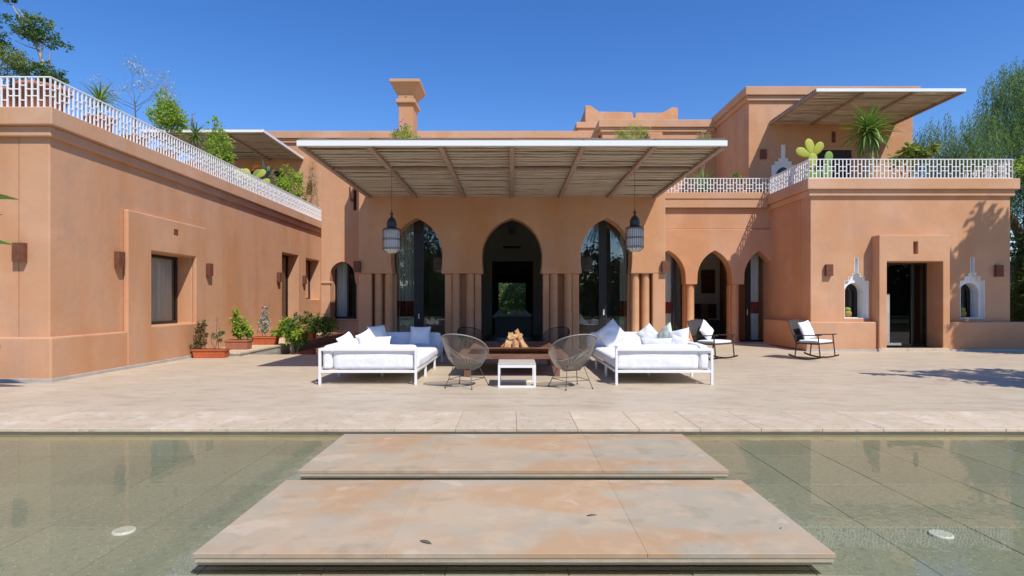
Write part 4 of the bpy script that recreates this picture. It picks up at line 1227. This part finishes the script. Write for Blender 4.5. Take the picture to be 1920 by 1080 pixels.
foliage('leaves', M['leaflime'], p3, [((.34, 0, .36), (.16, .12, .13))], 260, .10, .5, 28)
p4 = empty('water_plant', 'lush broad-leaved green plant growing out of the side basin', 'plant', (-6.60, 17.6, -.2), 0)
stems(p4, [((0, 0, 0), (.1, 0, .7)), ((.1, 0, 0), (-.2, 0, .9)), ((.1, 0, 0), (.3, 0, .6)), ((0, 0, 0), (.0, .1, 1.0))], 'palebark', .012)
foliage('leaves', M['leaf'], p4, [((-.1, 0, .85), (.32, .25, .22)), ((.12, 0, .62), (.40, .28, .25))], 560, .17, .32, 29, droop=.25)
foliage('leaves', M['leaflime'], p4, [((-.08, -.05, .9), (.32, .25, .2)), ((.15, -.05, .66), (.36, .28, .22))], 520, .17, .32, 30, droop=.2)
p5 = empty('potted_plant', 'terracotta trough mostly hidden behind the lush broad-leaved plant', 'potted plant', (-7.35, 20.6, .11), 0, GP)
trough(p5, .9, .32, .28)
foliage('leaves', M['leafolive'], p5, [((.0, 0, .65), (.4, .2, .32))], 500, .08, .5, 31)
foliage('leaves', M['leaflime'], p5, [((.2, 0, .55), (.3, .2, .22))], 420, .11, .5, 32)
p6 = empty('bush', 'round mottled green and yellow bush growing from the side basin beside the sofa', 'bush', (-5.02, 15.62, -.2), 0)
stems(p6, [((0, 0, 0), (-.2, 0, .8)), ((.05, 0, 0), (.1, 0, .9)), ((.08, 0, 0), (.25, 0, .8)), ((-.05, 0, 0), (0, 0, 1.0)), ((.1, 0, 0), (.33, 0, .7))], 'bark', .012)
foliage('leaves', M['leaf'], p6, [((0, -.05, .95), (.40, .30, .28))], 1000, .085, .42, 33)
foliage('leaves', M['leafyellow'], p6, [((0, -.1, 1.0), (.40, .28, .28))], 1000, .085, .42, 34)
foliage('leaves', M['leafbrown'], p6, [((0, -.1, 1.05), (.4, .28, .26))], 220, .06, .42, 35)

# ================================================================== LEFT TERRACE PLANTS
ZF = WT+.2
GT = 'potted plants on the left roof terrace'
def round_pot(parent, r, h, m='pot', z=0, x=0, y=0):
    MB().lathe([(r*.72, 0), (r*.95, h*.82), (r*1.04, h*.84), (r*1.04, h), (r*.92, h), (r*.9, h-.05)], 24, (x, y, z)).build('pot', M[m], parent)
    MB().lathe([(r*.9, 0), (r*.9, .004)], 20, (x, y, z+h-.05)).build('soil', M['soil'], parent)
# tall windswept tree in a big pot
t = empty('potted_tree', 'windswept tree with pale trunk in the big terracotta pot', 'potted tree', (-8.90, 11.15, ZF), 0, GT)
t.scale = (1, 1, .80)
round_pot(t, .42, .58)
tk = MB()
tk.tube([(0, 0, .5), (-.01, 0, .95), (-.03, 0, 1.25), (-.10, 0, 1.5)], [.045, .04, .034, .028], 7)
tk.tube([(-.10, 0, 1.5), (-.28, 0, 1.85), (-.45, 0, 2.25), (-.62, 0, 2.6)], [.026, .022, .018, .010], 6)
tk.tube([(-.10, 0, 1.5), (-.20, .05, 1.9), (-.35, .05, 2.2), (-.52, .02, 2.5)], [.024, .020, .014, .008], 6)
tk.tube([(-.10, 0, 1.5), (-.3, 0, 1.58), (-.55, .0, 1.72)], [.014, .011, .006], 5)
tk.tube([(-.05, 0, 1.4), (.02, .0, 1.75), (.12, 0, 2.0)], [.016, .011, .006], 5)
tk.tube([(.06, 0, .6), (.1, 0, 1.0), (.12, 0, 1.45)], [.02, .018, .012], 5)
tk.build('trunk', M['palebark'], t)
foliage('crown', M['leaf'], t, [((-.18, 0, 2.0), (.40, .3, .30)), ((.14, 0, 1.72), (.32, .28, .20)), ((-.46, 0, 2.2), (.24, .2, .16))], 1500, .062, .55, 41, hollow=0)
foliage('crown', M['leafdark'], t, [((-.3, .1, 1.95), (.30, .2, .22)), ((-.68, 0, 2.72), (.30, .16, .10))], 460, .062, .55, 42, hollow=0)
foliage('crown', M['leafyellow'], t, [((-.72, 0, 2.75), (.26, .14, .1)), ((-.2, 0, 2.1), (.4, .2, .25))], 500, .06, .5, 43, hollow=0)
foliage('lower_leaves', M['leaf'], t, [((.05, -.05, .92), (.42, .3, .22)), ((.30, -.1, .78), (.26, .2, .15))], 1300, .062, .6, 44, hollow=0)
t = empty('potted_tree', 'dark leafy crown cut by the left edge of the view', 'potted tree', (-10.4, 11.5, ZF), 0, GT)
round_pot(t, .35, .5)
MB().tube([(0, 0, .4), (.05, 0, 1.0), (0, 0, 1.7)], [.04, .035, .02], 6).build('trunk', M['palebark'], t)
foliage('crown', M['leaf'], t, [((.12, 0, 1.55), (.36, .3, .34)), ((.1, 0, 1.95), (.28, .2, .22))], 1700, .065, .55, 45, hollow=0)
foliage('crown', M['leafdark'], t, [((.05, .1, 1.5), (.4, .3, .35))], 500, .065, .55, 46, hollow=0)
t = empty('potted_shrub', 'airy yellow-green shrub behind the railing at the far left', 'shrub', (-9.45, 11.0, ZF), 0, GT)
round_pot(t, .3, .35)
stems(t, [((0, 0, .3), (-.3, 0, 1.0)), ((0, 0, .3), (.2, 0, 1.0)), ((0, 0, .3), (0, 0, 1.1)), ((0, 0, .3), (.35, 0, .8))])
foliage('leaves', M['leafyellow'], t, [((-.1, 0, .92), (.50, .3, .26)), ((.3, 0, .82), (.26, .2, .18))], 2600, .055, .45, 47, hollow=0)
foliage('leaves', M['leafbrown'], t, [((-.1, 0, .45), (.5, .3, .25))], 500, .05, .5, 48)
foliage('leaves', M['leafolive'], t, [((0, 0, .7), (.55, .3, .35))], 600, .05, .4, 49)
def P(px, y, Y): return ((px-961)/1100*Y, Y, CAMH-(y-566)/1100*Y)
tree0_scale = 1
t = empty('potted_palm', 'small spiky palm in a round pot behind the left railing', 'potted palm', (-8.85, 12.6, ZF), 0, GT)
round_pot(t, .28, .35)
MB().tube([(0, 0, .3), (0, 0, .45)], .05, 7).build('trunk', M['bark'], t)
rosette(t, (0, 0, .68), 60, .52, .038, M['straplight'], -.2, 1.4, 5, 1.3)
t = empty('bare_tree', 'sparse silver-leaved sapling with thin dark stem on the left terrace', 'sapling', (-9.0, 14.0, ZF), 0, GT)
round_pot(t, .28, .35)
rr = random.Random(11); tips = []
bb = MB(); bb.tube([(0, 0, .3), (.02, 0, .8), (0, 0, 1.2)], [.018, .015, .012], 5)
for dd in ((-1, 0, .75), (-.7, .2, 1.0), (-.3, 0, 1.2), (.3, .1, 1.0), (.8, 0, .8), (1.0, 0, .55), (-.9, 0, .4)):
    branchy(bb, (0, 0, rr.uniform(.85, 1.2)), dd, .42, .008, 2, rr, .35, tips, 4, 2)
bb.build('trunk', M['bark'], t)
pts = []
for q in tips:
    for _ in range(34): pts.append(q+Vector((rr.gauss(0, .11), rr.gauss(0, .06), rr.gauss(0, .08))))
o = link('leaves', leaves_mesh('leaves', M['leafgrey'], pts, .05, .5, seed=51), t); o['kind'] = 'stuff'
t = empty('potted_shrub', 'bright lime-green rounded shrub in the middle of the left railing', 'shrub', (-9.0, 15.3, ZF), 0, GT)
round_pot(t, .28, .35)
stems(t, [((0, 0, .3), (0, 0, 1.2)), ((0, 0, .3), (.2, 0, 1.2)), ((0, 0, .3), (-.2, 0, 1.2))], 'palebark', .014)
foliage('leaves', M['leaflime'], t, [((0, 0, 1.25), (.46, .36, .40)), ((-.1, 0, 1.68), (.26, .2, .24)), ((.28, 0, 1.05), (.28, .2, .25))], 3600, .07, .6, 52, hollow=0)
foliage('leaves', M['leafyellow'], t, [((0, 0, 1.35), (.42, .34, .4))], 700, .06, .6, 53)
t = empty('potted_yucca', 'dark spiky yucca with one pale plume on the left terrace', 'potted yucca', (-8.95, 16.6, ZF), 0, GT)
round_pot(t, .28, .35)
MB().tube([(0, 0, .3), (0, 0, 1.08)], .045, 7).build('trunk', M['bark'], t)
rosette(t, (0, 0, 1.12), 60, .50, .035, M['strap'], -.9, 1.4, 6, .8)
MB().tube([(0, 0, .8), (-.1, 0, 1.7)], [.01, .006], 5).build('flower_stalk', M['palebark'], t)
foliage('plume', M['plume'], t, [((-.10, 0, 1.62), (.07, .06, .3))], 360, .04, .3, 54, hollow=0)
t = empty('potted_shrub', 'tall narrow lime-green shrub in front of the left pergola', 'shrub', (-8.95, 17.9, ZF), 0, GT)
round_pot(t, .28, .35)
stems(t, [((0, 0, .3), (0, 0, 1.6)), ((0, 0, .3), (-.2, 0, 1.5)), ((0, 0, .3), (.2, 0, .9))], 'palebark', .014)
foliage('leaves', M['leaflime'], t, [((.02, 0, 1.0), (.46, .32, .42)), ((-.05, 0, 1.5), (.34, .24, .32)), ((-.17, 0, 1.9), (.20, .14, .22)), ((.2, 0, .65), (.36, .2, .25))], 3800, .07, .6, 55, hollow=0)
foliage('leaves', M['leafgrey'], t, [((-.45, 0, .75), (.2, .2, .3))], 260, .05, .5, 56)
def pad_mesh(m):
    bm = bmesh.new(); bmesh.ops.create_uvsphere(bm, u_segments=18, v_segments=12, radius=1)
    for v in bm.verts:
        k_ = .72+.34*(v.co.z+1)/2
        v.co = Vector((v.co.x*.31*k_, v.co.y*.07, (v.co.z+1)*.5))
    for f_ in bm.faces: f_.smooth = True
    me = bpy.data.meshes.new('pad'); bm.to_mesh(me); bm.free(); me.materials.append(m)
    return me
PADY, PADG = pad_mesh(M['pad']), pad_mesh(M['padgreen'])
def pads(t, specs):
    for (x, y, z, L, tilt, az, g) in specs:
        o = link('pad', PADG if g else PADY, t); o.location = (x, y, z); o.scale = (L*1.05, L, L)
        o.rotation_euler = (Matrix.Rotation(tilt, 3, 'Y') @ Matrix.Rotation(az, 3, 'Z')).to_euler()
t = empty('prickly_pear', 'yellow-green prickly pear behind the far end of the left railing', 'cactus', (-8.85, 20.0, ZF), 0, GT)
round_pot(t, .3, .3)
pads(t, [(0, 0, .25, .5, .1, .2, 1), (-.05, 0, .65, .48, -1.0, .3, 0), (.0, 0, .66, .5, 1.15, -.2, 0), (.0, 0, .55, .46, .7, .3, 1), (-.3, 0, .5, .5, -.6, .2, 0), (.25, -.05, .4, .4, 1.2, 0, 0), (-.1, -.1, .5, .45, -.2, .4, 0)])
t = empty('potted_agave', 'blue-green aloe with an orange flower head under the left pergola', 'potted aloe', (-8.85, 21.0, ZF), 0, GT)
round_pot(t, .28, .4)
rosette(t, (0, 0, .75), 18, .70, .09, M['agave'], .45, 1.45, 8, .25)
MB().tube([(-.1, 0, .4), (-.25, 0, 1.15)], .012, 5).build('flower_stalk', M['palebark'], t)
foliage('flower_head', M['orangeflower'], t, [((-.30, 0, 1.2), (.12, .1, .1))], 90, .08, .5, 57, hollow=0)
t = empty('pampas_grass', 'dry straw-coloured plume grass between aloe and bright shrub', 'ornamental grass', (-8.9, 21.6, ZF), 0, GT)
round_pot(t, .26, .35)
foliage('plume', M['plume'], t, [((-.12, 0, 1.28), (.13, .1, .22)), ((.04, 0, 1.05), (.18, .14, .22)), ((.08, 0, .8), (.14, .12, .2))], 1100, .06, .35, 58, hollow=0)
rosette(t, (0, 0, .4), 14, .6, .04, M['straplight'], .1, 1.2, 12, 1.2)
t = empty('potted_shrub', 'bright green shrub at the end of the left terrace by the back wall', 'shrub', (-8.95, 23.6, ZF), 0, GT)
round_pot(t, .28, .4)
stems(t, [((0, 0, .3), (0, 0, 1.4)), ((0, 0, .3), (-.2, 0, 1.3)), ((0, 0, .3), (.2, 0, 1.2))], 'bark', .014)
foliage('leaves', M['leaflime'], t, [((-.05, 0, 1.0), (.62, .4, .48)), ((-.15, 0, 1.55), (.28, .2, .35)), ((.38, 0, 1.45), (.24, .2, .3))], 3200, .085, .6, 59, hollow=0)
foliage('leaves', M['leaf'], t, [((.35, 0, .5), (.45, .3, .3))], 500, .08, .6, 60)
t = empty('climbing_vine', 'dry thin vine hanging on the wall beside the left pergola', 'vine', (-8.55, 25.1, ZF), 0)
rr = random.Random(5); vn = MB(); pts = []
for k_ in range(7):
    x = rr.uniform(-.3, .25); z0 = rr.uniform(1.6, 2.9); p = Vector((x, 0, z0)); ln = [p.copy()]
    for _ in range(8):
        p = p+Vector((rr.uniform(-.06, .06), rr.uniform(-.03, .02), -.17)); ln.append(p.copy())
        for _ in range(7): pts.append(p+Vector((rr.gauss(0, .06), rr.gauss(0, .02)-.03, rr.gauss(0, .06))))
    vn.tube(ln, .006, 4)
vn.build('stem', M['palebark'], t)
o = link('leaves', leaves_mesh('leaves', M['leafyellow'], pts, .05, .5, seed=61), t); o['kind'] = 'stuff'

# ---- plants on the portico roof
GR = 'flowering plants on the roof above the portico'
for (px, Y, w_, h_, lab, s_) in ((760, 15.9, .40, .42, 'lilac-flowered plant on the roof just below the chimney', 1),
                                (1186, 15.9, .55, .44, 'lilac-flowered plant on the roof right of centre', 2)):
    x, y, z = P(px, 262, Y)
    t = empty('roof_plant', lab, 'flowering plant', (x, y, PT-.12), 0, GR)
    round_pot(t, .2, .22)
    stems(t, [((0, 0, .15), (.15, 0, .4)), ((0, 0, .15), (-.15, 0, .4))])
    foliage('leaves', M['leaflime'], t, [((0, 0, .50), (w_, .3, h_*.8))], 1300, .08, .3, 62+s_, hollow=0)
    foliage('leaves', M['leafolive'], t, [((0, 0, .42), (w_, .3, h_*.8))], 400, .07, .2, 65+s_, hollow=0)
    foliage('flowers', M['flower'], t, [((-.1, 0, .62), (w_*1.1, .3, h_*.7))], 160, .045, .8, 68+s_)
x, y, z = P(1318, 262, 18.9)
t = empty('roof_plant', 'fluffy pale yellow plant at the right end of the portico roof', 'flowering plant', (5.2, 20.8, AT-.2), 0, GR)
t.location = (6.75, 20.8, AT-.2)
round_pot(t, .25, .4)
stems(t, [((0, 0, .3), (0, 0, 2.0)), ((0, 0, .3), (.1, 0, 2.2))], 'palebark', .012)
foliage('leaves', M['plume'], t, [((0, 0, 2.35), (.26, .22, .30))], 700, .06, .5, 71, hollow=0)
foliage('leaves', M['leaflime'], t, [((0, 0, 2.25), (.26, .22, .28))], 260, .06, .5, 72, hollow=0)

# ================================================================== RIGHT TERRACE PLANTS
GQ = 'potted plants on the right roof terrace'
ZR = RT-.3
t = empty('grass_tuft', 'tall grass tuft in a pot beside the main pergola corner', 'ornamental grass', (6.65, 20.4, AT-.2), 0, GQ)
round_pot(t, .25, .3)
rosette(t, (0, 0, .3), 46, 1.15, .035, M['straplight'], .9, 1.5, 14, .7)
t = empty('potted_plant', 'small sparse shrub behind the railing below the tower', 'potted plant', (7.85, 20.2, AT-.2), 0, GQ)
round_pot(t, .22, .35)
stems(t, [((0, 0, .3), (-.15, 0, .9)), ((0, 0, .3), (.15, 0, .9)), ((0, 0, .3), (0, 0, .8))], 'palebark', .012)
foliage('leaves', M['leafyellow'], t, [((-.15, 0, .95), (.16, .12, .13)), ((.12, 0, .85), (.2, .15, .12))], 170, .10, .5, 73, hollow=0)
t = empty('prickly_pear', 'large yellow prickly pear at the corner of the right terrace', 'cactus', (9.05, 17.45, ZR), 0, GQ)
round_pot(t, .35, .3)
pads(t, [(-.15, 0, .25, .50, 0, .1, 1), (-.15, -.02, .70, .50, .12, .1, 0), (.30, 0, .30, .55, .05, -.1, 1), (.32, 0, .80, .46, .18, .1, 1),
         (-.13, 0, 1.14, .50, -.24, .1, 0), (-.08, 0, 1.14, .46, .62, .15, 0), (-.14, 0, 1.12, .50, -1.22, .1, 0), (.0, .1, .3, .5, .5, .4, 1)])
t = empty('yucca_tree', 'tall yucca with drooping sword leaves in front of the tower', 'yucca', (10.75, 17.7, ZR), 0, GQ)
round_pot(t, .36, .45)
MB().tube([(0, 0, .4), (.03, 0, .9), (0, 0, 1.4), (.02, 0, 1.92)], [.17, .16, .14, .10], 12).build('trunk', M['yuccabark'], t)
rosette(t, (0, 0, 1.92), 150, .86, .075, M['strap'], -1.15, 1.5, 15, 1.15)
t = empty('potted_fig', 'broad-leaved spreading plant right of the yucca', 'potted plant', (11.9, 17.6, ZR), 0, GQ)
round_pot(t, .3, .4)
stems(t, [((0, 0, .3), (-.15, 0, 1.1)), ((0, 0, .3), (.2, 0, 1.2)), ((.3, 0, .3), (.45, 0, 1.35)), ((.45, 0, 1.3), (.85, 0, 1.45)), ((0, 0, .3), (-.35, 0, .9))], 'bark', .022)
foliage('leaves', M['leafyellow'], t, [((-.05, 0, 1.15), (.55, .35, .25)), ((.35, 0, 1.4), (.55, .3, .16)), ((-.35, 0, .95), (.3, .25, .2))], 330, .24, .5, 74, hollow=0, droop=.3)

# ================================================================== TREES
def strand_tree(name, label, loc, trunk, blobs, nstr, L, leaf, seed, m, group=None, lsize=.10):
    t = empty(name, label, 'tree', loc, 0, group)
    rnd = random.Random(seed)
    tb = MB()
    for (pts, rad) in trunk: tb.tube(pts, rad, 8)
    tb.build('trunk', M['bark'], t)
    pts = []; dirs = []
    vol = [b[1][0]*b[1][1]*b[1][2] for b in blobs]; T = sum(vol)
    for (c, r), v in zip(blobs, vol):
        for _ in range(int(nstr*v/T)):
            while True:
                u = Vector((rnd.uniform(-1, 1), rnd.uniform(-1, 1), rnd.uniform(-1, 1)))
                if u.length <= 1: break
            p = Vector((c[0]+u.x*r[0], c[1]+u.y*r[1], c[2]+u.z*r[2]))
            if noise.noise(p*.9+Vector((seed, 0, 0))) < -.12: continue
            d = Vector((rnd.gauss(0, .35), rnd.gauss(0, .35), -.25))
            n_ = int(L*rnd.uniform(.5, 1.3)/(lsize*.42))
            for i in range(n_):
                d.z -= .09; d = d.normalized()*lsize*.42
                p = p+d
                pts.append(p.copy())
                dirs.append((d.x*6+rnd.gauss(0, .5), d.y*6+rnd.gauss(0, .5), d.z*10-.2))
    o = link('crown', leaves_mesh('crown', m, pts, lsize, leaf, seed=seed, dirs=dirs), t)
    o['kind'] = 'stuff'
    return t
strand_tree('pepper_tree', 'feathery weeping pepper tree behind the right end of the villa', (17.6, 19.5, -.3),
    [([(0, 0, 0), (-.1, 0, 2), (.3, 0, 4.0), (1.2, 0, 6.0)], [.32, .28, .22, .12]),
     ([(-.1, 0, 2.6), (-.9, 0, 4.3), (-2.0, -.2, 5.7), (-2.7, -.2, 7.2)], [.2, .13, .09, .05]),
     ([(.2, 0, 3.6), (-.2, 0, 6), (-.3, 0, 7.8)], [.15, .1, .05])],
    [((-2.4, 0, 7.1), (1.75, 1.6, 1.1)), ((-3.1, 0, 6.3), (1.0, 1.0, .7)), ((.2, 0, 8.7), (2.0, 1.8, 1.5)), ((1.6, .3, 6.4), (1.9, 1.9, 2.0)), ((-.3, 0, 5.8), (1.5, 1.5, 1.2)), ((-2.3, .3, 5.2), (.8, .8, .6)), ((.8, .2, 3.6), (1.6, 1.2, 1.5)), ((.4, 0, 9.9), (1.2, 1, .5))],
    10500, 1.0, .17, 3, M['leafpepper'], lsize=.13)
t = empty('shrub_mass', 'dark evergreen shrub growing at the right corner of the villa', 'shrub', (16.9, 18.8, -.3))
stems(t, [((0, 0, 0), (0, 0, 3)), ((0, 0, 0), (.5, 0, 3)), ((0, 0, 0), (-.4, 0, 2.5))], 'bark', .05)
core = MB().lathe([(.3, .1), (1.1, .5), (1.25, 1.6), (1.1, 2.8), (.7, 3.7), (.1, 4.2)], 12, (.55, .2, 0)).build('filler_core', M['leafdark'], t)  # solid dark core, added to close bright gaps between the leaves
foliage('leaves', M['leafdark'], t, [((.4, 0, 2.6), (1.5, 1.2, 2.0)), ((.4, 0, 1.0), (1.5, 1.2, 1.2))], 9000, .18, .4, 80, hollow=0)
foliage('leaves', M['leaflime'], t, [((-.7, -.9, 6.0), (.9, .6, .6))], 420, .17, .35, 81, hollow=0)
# shade trees standing right of the view; their shade falls on the wall and terrace
def crown_tree(name, label, loc, h, blobs, n, lsz, seed, m='leaf', group=None, tr=.18):
    t = empty(name, label, 'tree', loc, 0, group)
    rnd = random.Random(seed); tb = MB()
    tb.tube([(0, 0, 0), (.05, .03, h*.3), (-.04, 0, h*.6)], [tr, tr*.8, tr*.6], 8)
    for (c, r) in blobs:
        tb.tube([(-.04, 0, h*.45), (c[0]*.5, c[1]*.5, (h*.5+c[2])/2), (c[0], c[1], c[2])], [tr*.5, tr*.35, tr*.12], 6)
    tb.build('trunk', M['bark'], t)
    foliage('crown', M[m], t, blobs, n, lsz, .45, seed, hollow=.2)
    return t
crown_tree('garden_tree', 'leafy garden tree outside the right edge that shades the wall', (16.9, 12.9, -.05), 6,
    [((-.8, .3, 8.1), (.9, .7, 1.5)), ((-.5, .2, 6.3), (1.3, .8, 1.1)), ((.6, .2, 7.0), (1.3, 1.0, 1.6)), ((-1.2, .5, 5.2), (.9, .6, .6)), ((-.2, 0, 4.6), (1.2, .8, .8))], 9000, .26, 90)
crown_tree('garden_tree', 'low spreading garden tree outside the right edge near the pool', (11.6, 7.0, -.05), 4,
    [((-.3, 1.05, 4.1), (1.8, 1.6, .5)), ((-2.2, 1.9, 4.1), (.75, .5, .22)), ((1.6, 1.0, 4.3), (1.4, 1.2, .6))], 8000, .2, 91, tr=.12)

# garden behind the villa, seen through the hall
for (x, y, s_) in ((-1.9, 40, 1), (1.6, 39.5, 2), (4.2, 41, 3), (-4.6, 41, 4)):
    crown_tree('olive_tree', ['grey-green olive tree seen left through the hall doorway', 'grey-green olive tree seen in the middle of the hall doorway', 'olive tree behind the villa hidden right of the doorway', 'olive tree behind the villa hidden left of the doorway'][s_-1],
        (x, y, -.05), 3.2, [((0, 0, 2.3), (1.9, 1.3, 1.35)), ((.4, .5, 3.6), (1.4, 1.0, .9)), ((.5, 0, 1.2), (1.4, 1.1, .8)), ((-.7, 0, 1.2), (1.2, 1.1, .8))], 24000 if s_ < 3 else 5000, .11, 92+s_, 'leafolive', 'olive trees behind the villa')
# garden across the pool, reflected in the glass doors
def palm(loc, h, label, seed):
    t = empty('palm_tree', label, 'palm tree', loc, 0, 'palm trees across the pool')
    MB().tube([(0, 0, 0), (.1, 0, h*.5), (0, .1, h)], [.26, .2, .17], 8).build('trunk', M['bark'], t)
    rnd = random.Random(seed); pts = []; dirs = []
    for k_ in range(46):
        az = k_*2.4; el = rnd.uniform(-.5, 1.3); p = Vector((0, .1, h)); d = Vector((math.cos(az)*math.cos(el), math.sin(az)*math.cos(el), math.sin(el)))
        for i in range(26):
            d.z -= .045; d.normalize(); p = p+d*.11
            s_ = d.cross(Vector((0, 0, 1))).normalized()
            for sg in (-1, 1):
                pts.append(p.copy()); q = d*.5+s_*sg*.8+Vector((0, 0, -.25)); dirs.append(tuple(q))
    o = link('fronds', leaves_mesh('fronds', M['leafdark'], pts, .5, .10, seed=seed, dirs=dirs), t); o['kind'] = 'stuff'
palm((8.2, -19, -.05), 9.0, 'tall palm reflected in the right glass door of the portico', 1)
palm((12.5, -24, -.05), 8.0, 'palm reflected low in the right glass door of the portico', 2)
palm((-12.0, -22, -.05), 9.5, 'palm across the pool reflected in the left glass door', 3)
TL = ['broad tree across the pool behind the viewer', 'tall dark tree reflected in the left glass door', 'low tree across the pool reflected behind the left door frame',
        'low tree across the pool reflected in the middle', 'tree across the pool reflected at the right', 'far right tree across the pool', 'far left tree across the pool',
        'dense tree reflected behind the right glass door handle', 'dense tree reflected at the right edge of the right glass door', 'bushy tree reflected low in the left glass door',
        'tree reflected in the arcade doors', 'tree reflected in the right wing door', 'outermost tree reflected in the right wing door']
for i, (x, y, hh) in enumerate(((-15, -20, 7.5), (-8.5, -20, 9), (-3, -24, 7), (3, -24, 6.5), (15, -19, 7), (20, -24, 8), (-20, -26, 8), (7.3, -22, 6.2), (10.8, -21, 5.4), (-6.2, -22, 6.0), (25.5, -22, 6), (34.5, -20, 7), (38.5, -21, 8))):
    crown_tree('garden_tree', TL[i],
        (x, y, -.05), hh, [((0, 0, hh*.7), (2.3, 1.8, hh*.32)), ((1.2, 0, hh*.4), (2.0, 1.6, hh*.25)), ((-1.2, 0, hh*.35), (2.0, 1.6, hh*.25))], 4200, .46, 110+i, 'leafdark', 'garden trees across the pool')

hb = empty('hedge', 'tall green hedge closing the garden behind the villa', 'hedge', (0, 47, -.05))
stems(hb, [((x, 0, 0), (x, 0, 2.6)) for x in range(-9, 10, 3)], 'bark', .06)
MB().box(-10, 10, .1, .6, 0, 3.9).build('filler_core', M['leafolive'], hb, bevel=.2)  # added solid box, blocks pale sky between the hedge leaves
foliage('leaves', M['leafolive'], hb, [((x, 0, 2.4), (2.2, .8, 2.8)) for x in range(-9, 10, 3)], 16000, .26, .5, 131, hollow=0)
hg = empty('hedge', 'clipped dark hedge along the far side of the pool garden', 'hedge', (0, -28, -.05))
stems(hg, [((x, 0, 0), (x, 0, 1.6)) for x in range(-48, 49, 4)], 'bark', .06)
MB().box(-50, 50, -.5, 0, 0, 2.6).build('filler_core', M['leafdark'], hg, bevel=.2)  # added solid box, keeps the bright horizon out of the reflected hedge
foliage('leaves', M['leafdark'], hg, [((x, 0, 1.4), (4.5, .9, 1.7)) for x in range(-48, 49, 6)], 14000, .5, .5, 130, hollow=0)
# leaf tips of a plant just outside the left edge
t = empty('broad_leaf_plant', 'potted plant whose pointed green leaf tips enter at the left edge', 'potted plant', (-7.95, 8.25, 0))
round_pot(t, .25, .4)
MB().tube([(0, 0, .35), (-.02, 0, 1.2), (0, 0, 2.4), (0, 0, 2.95)], [.04, .035, .025, .015], 7).build('trunk', M['bark'], t)
lm = strap_mesh('leaf', M['strap'], .78, .17, .12, 3, fold=.6)
for (z, az, el, s_) in ((2.83, .05, .08, 1.26), (2.58, -.1, .1, 1.12), (2.22, .05, .05, 1.16), (2.20, 0.2, .1, 1.05), (2.95, 2.4, .4, 1), (2.7, 3.6, .2, 1), (2.5, 1.6, .5, .9), (2.6, 4.6, .3, 1), (2.9, 5.5, .9, .7), (2.2, 3.0, .1, .9), (2.1, -1.2, .1, .6)):
    o = link('leaf', lm, t); o.location = (0, 0, z); o.rotation_euler = (0, -el, az); o.scale = (s_, s_, s_)
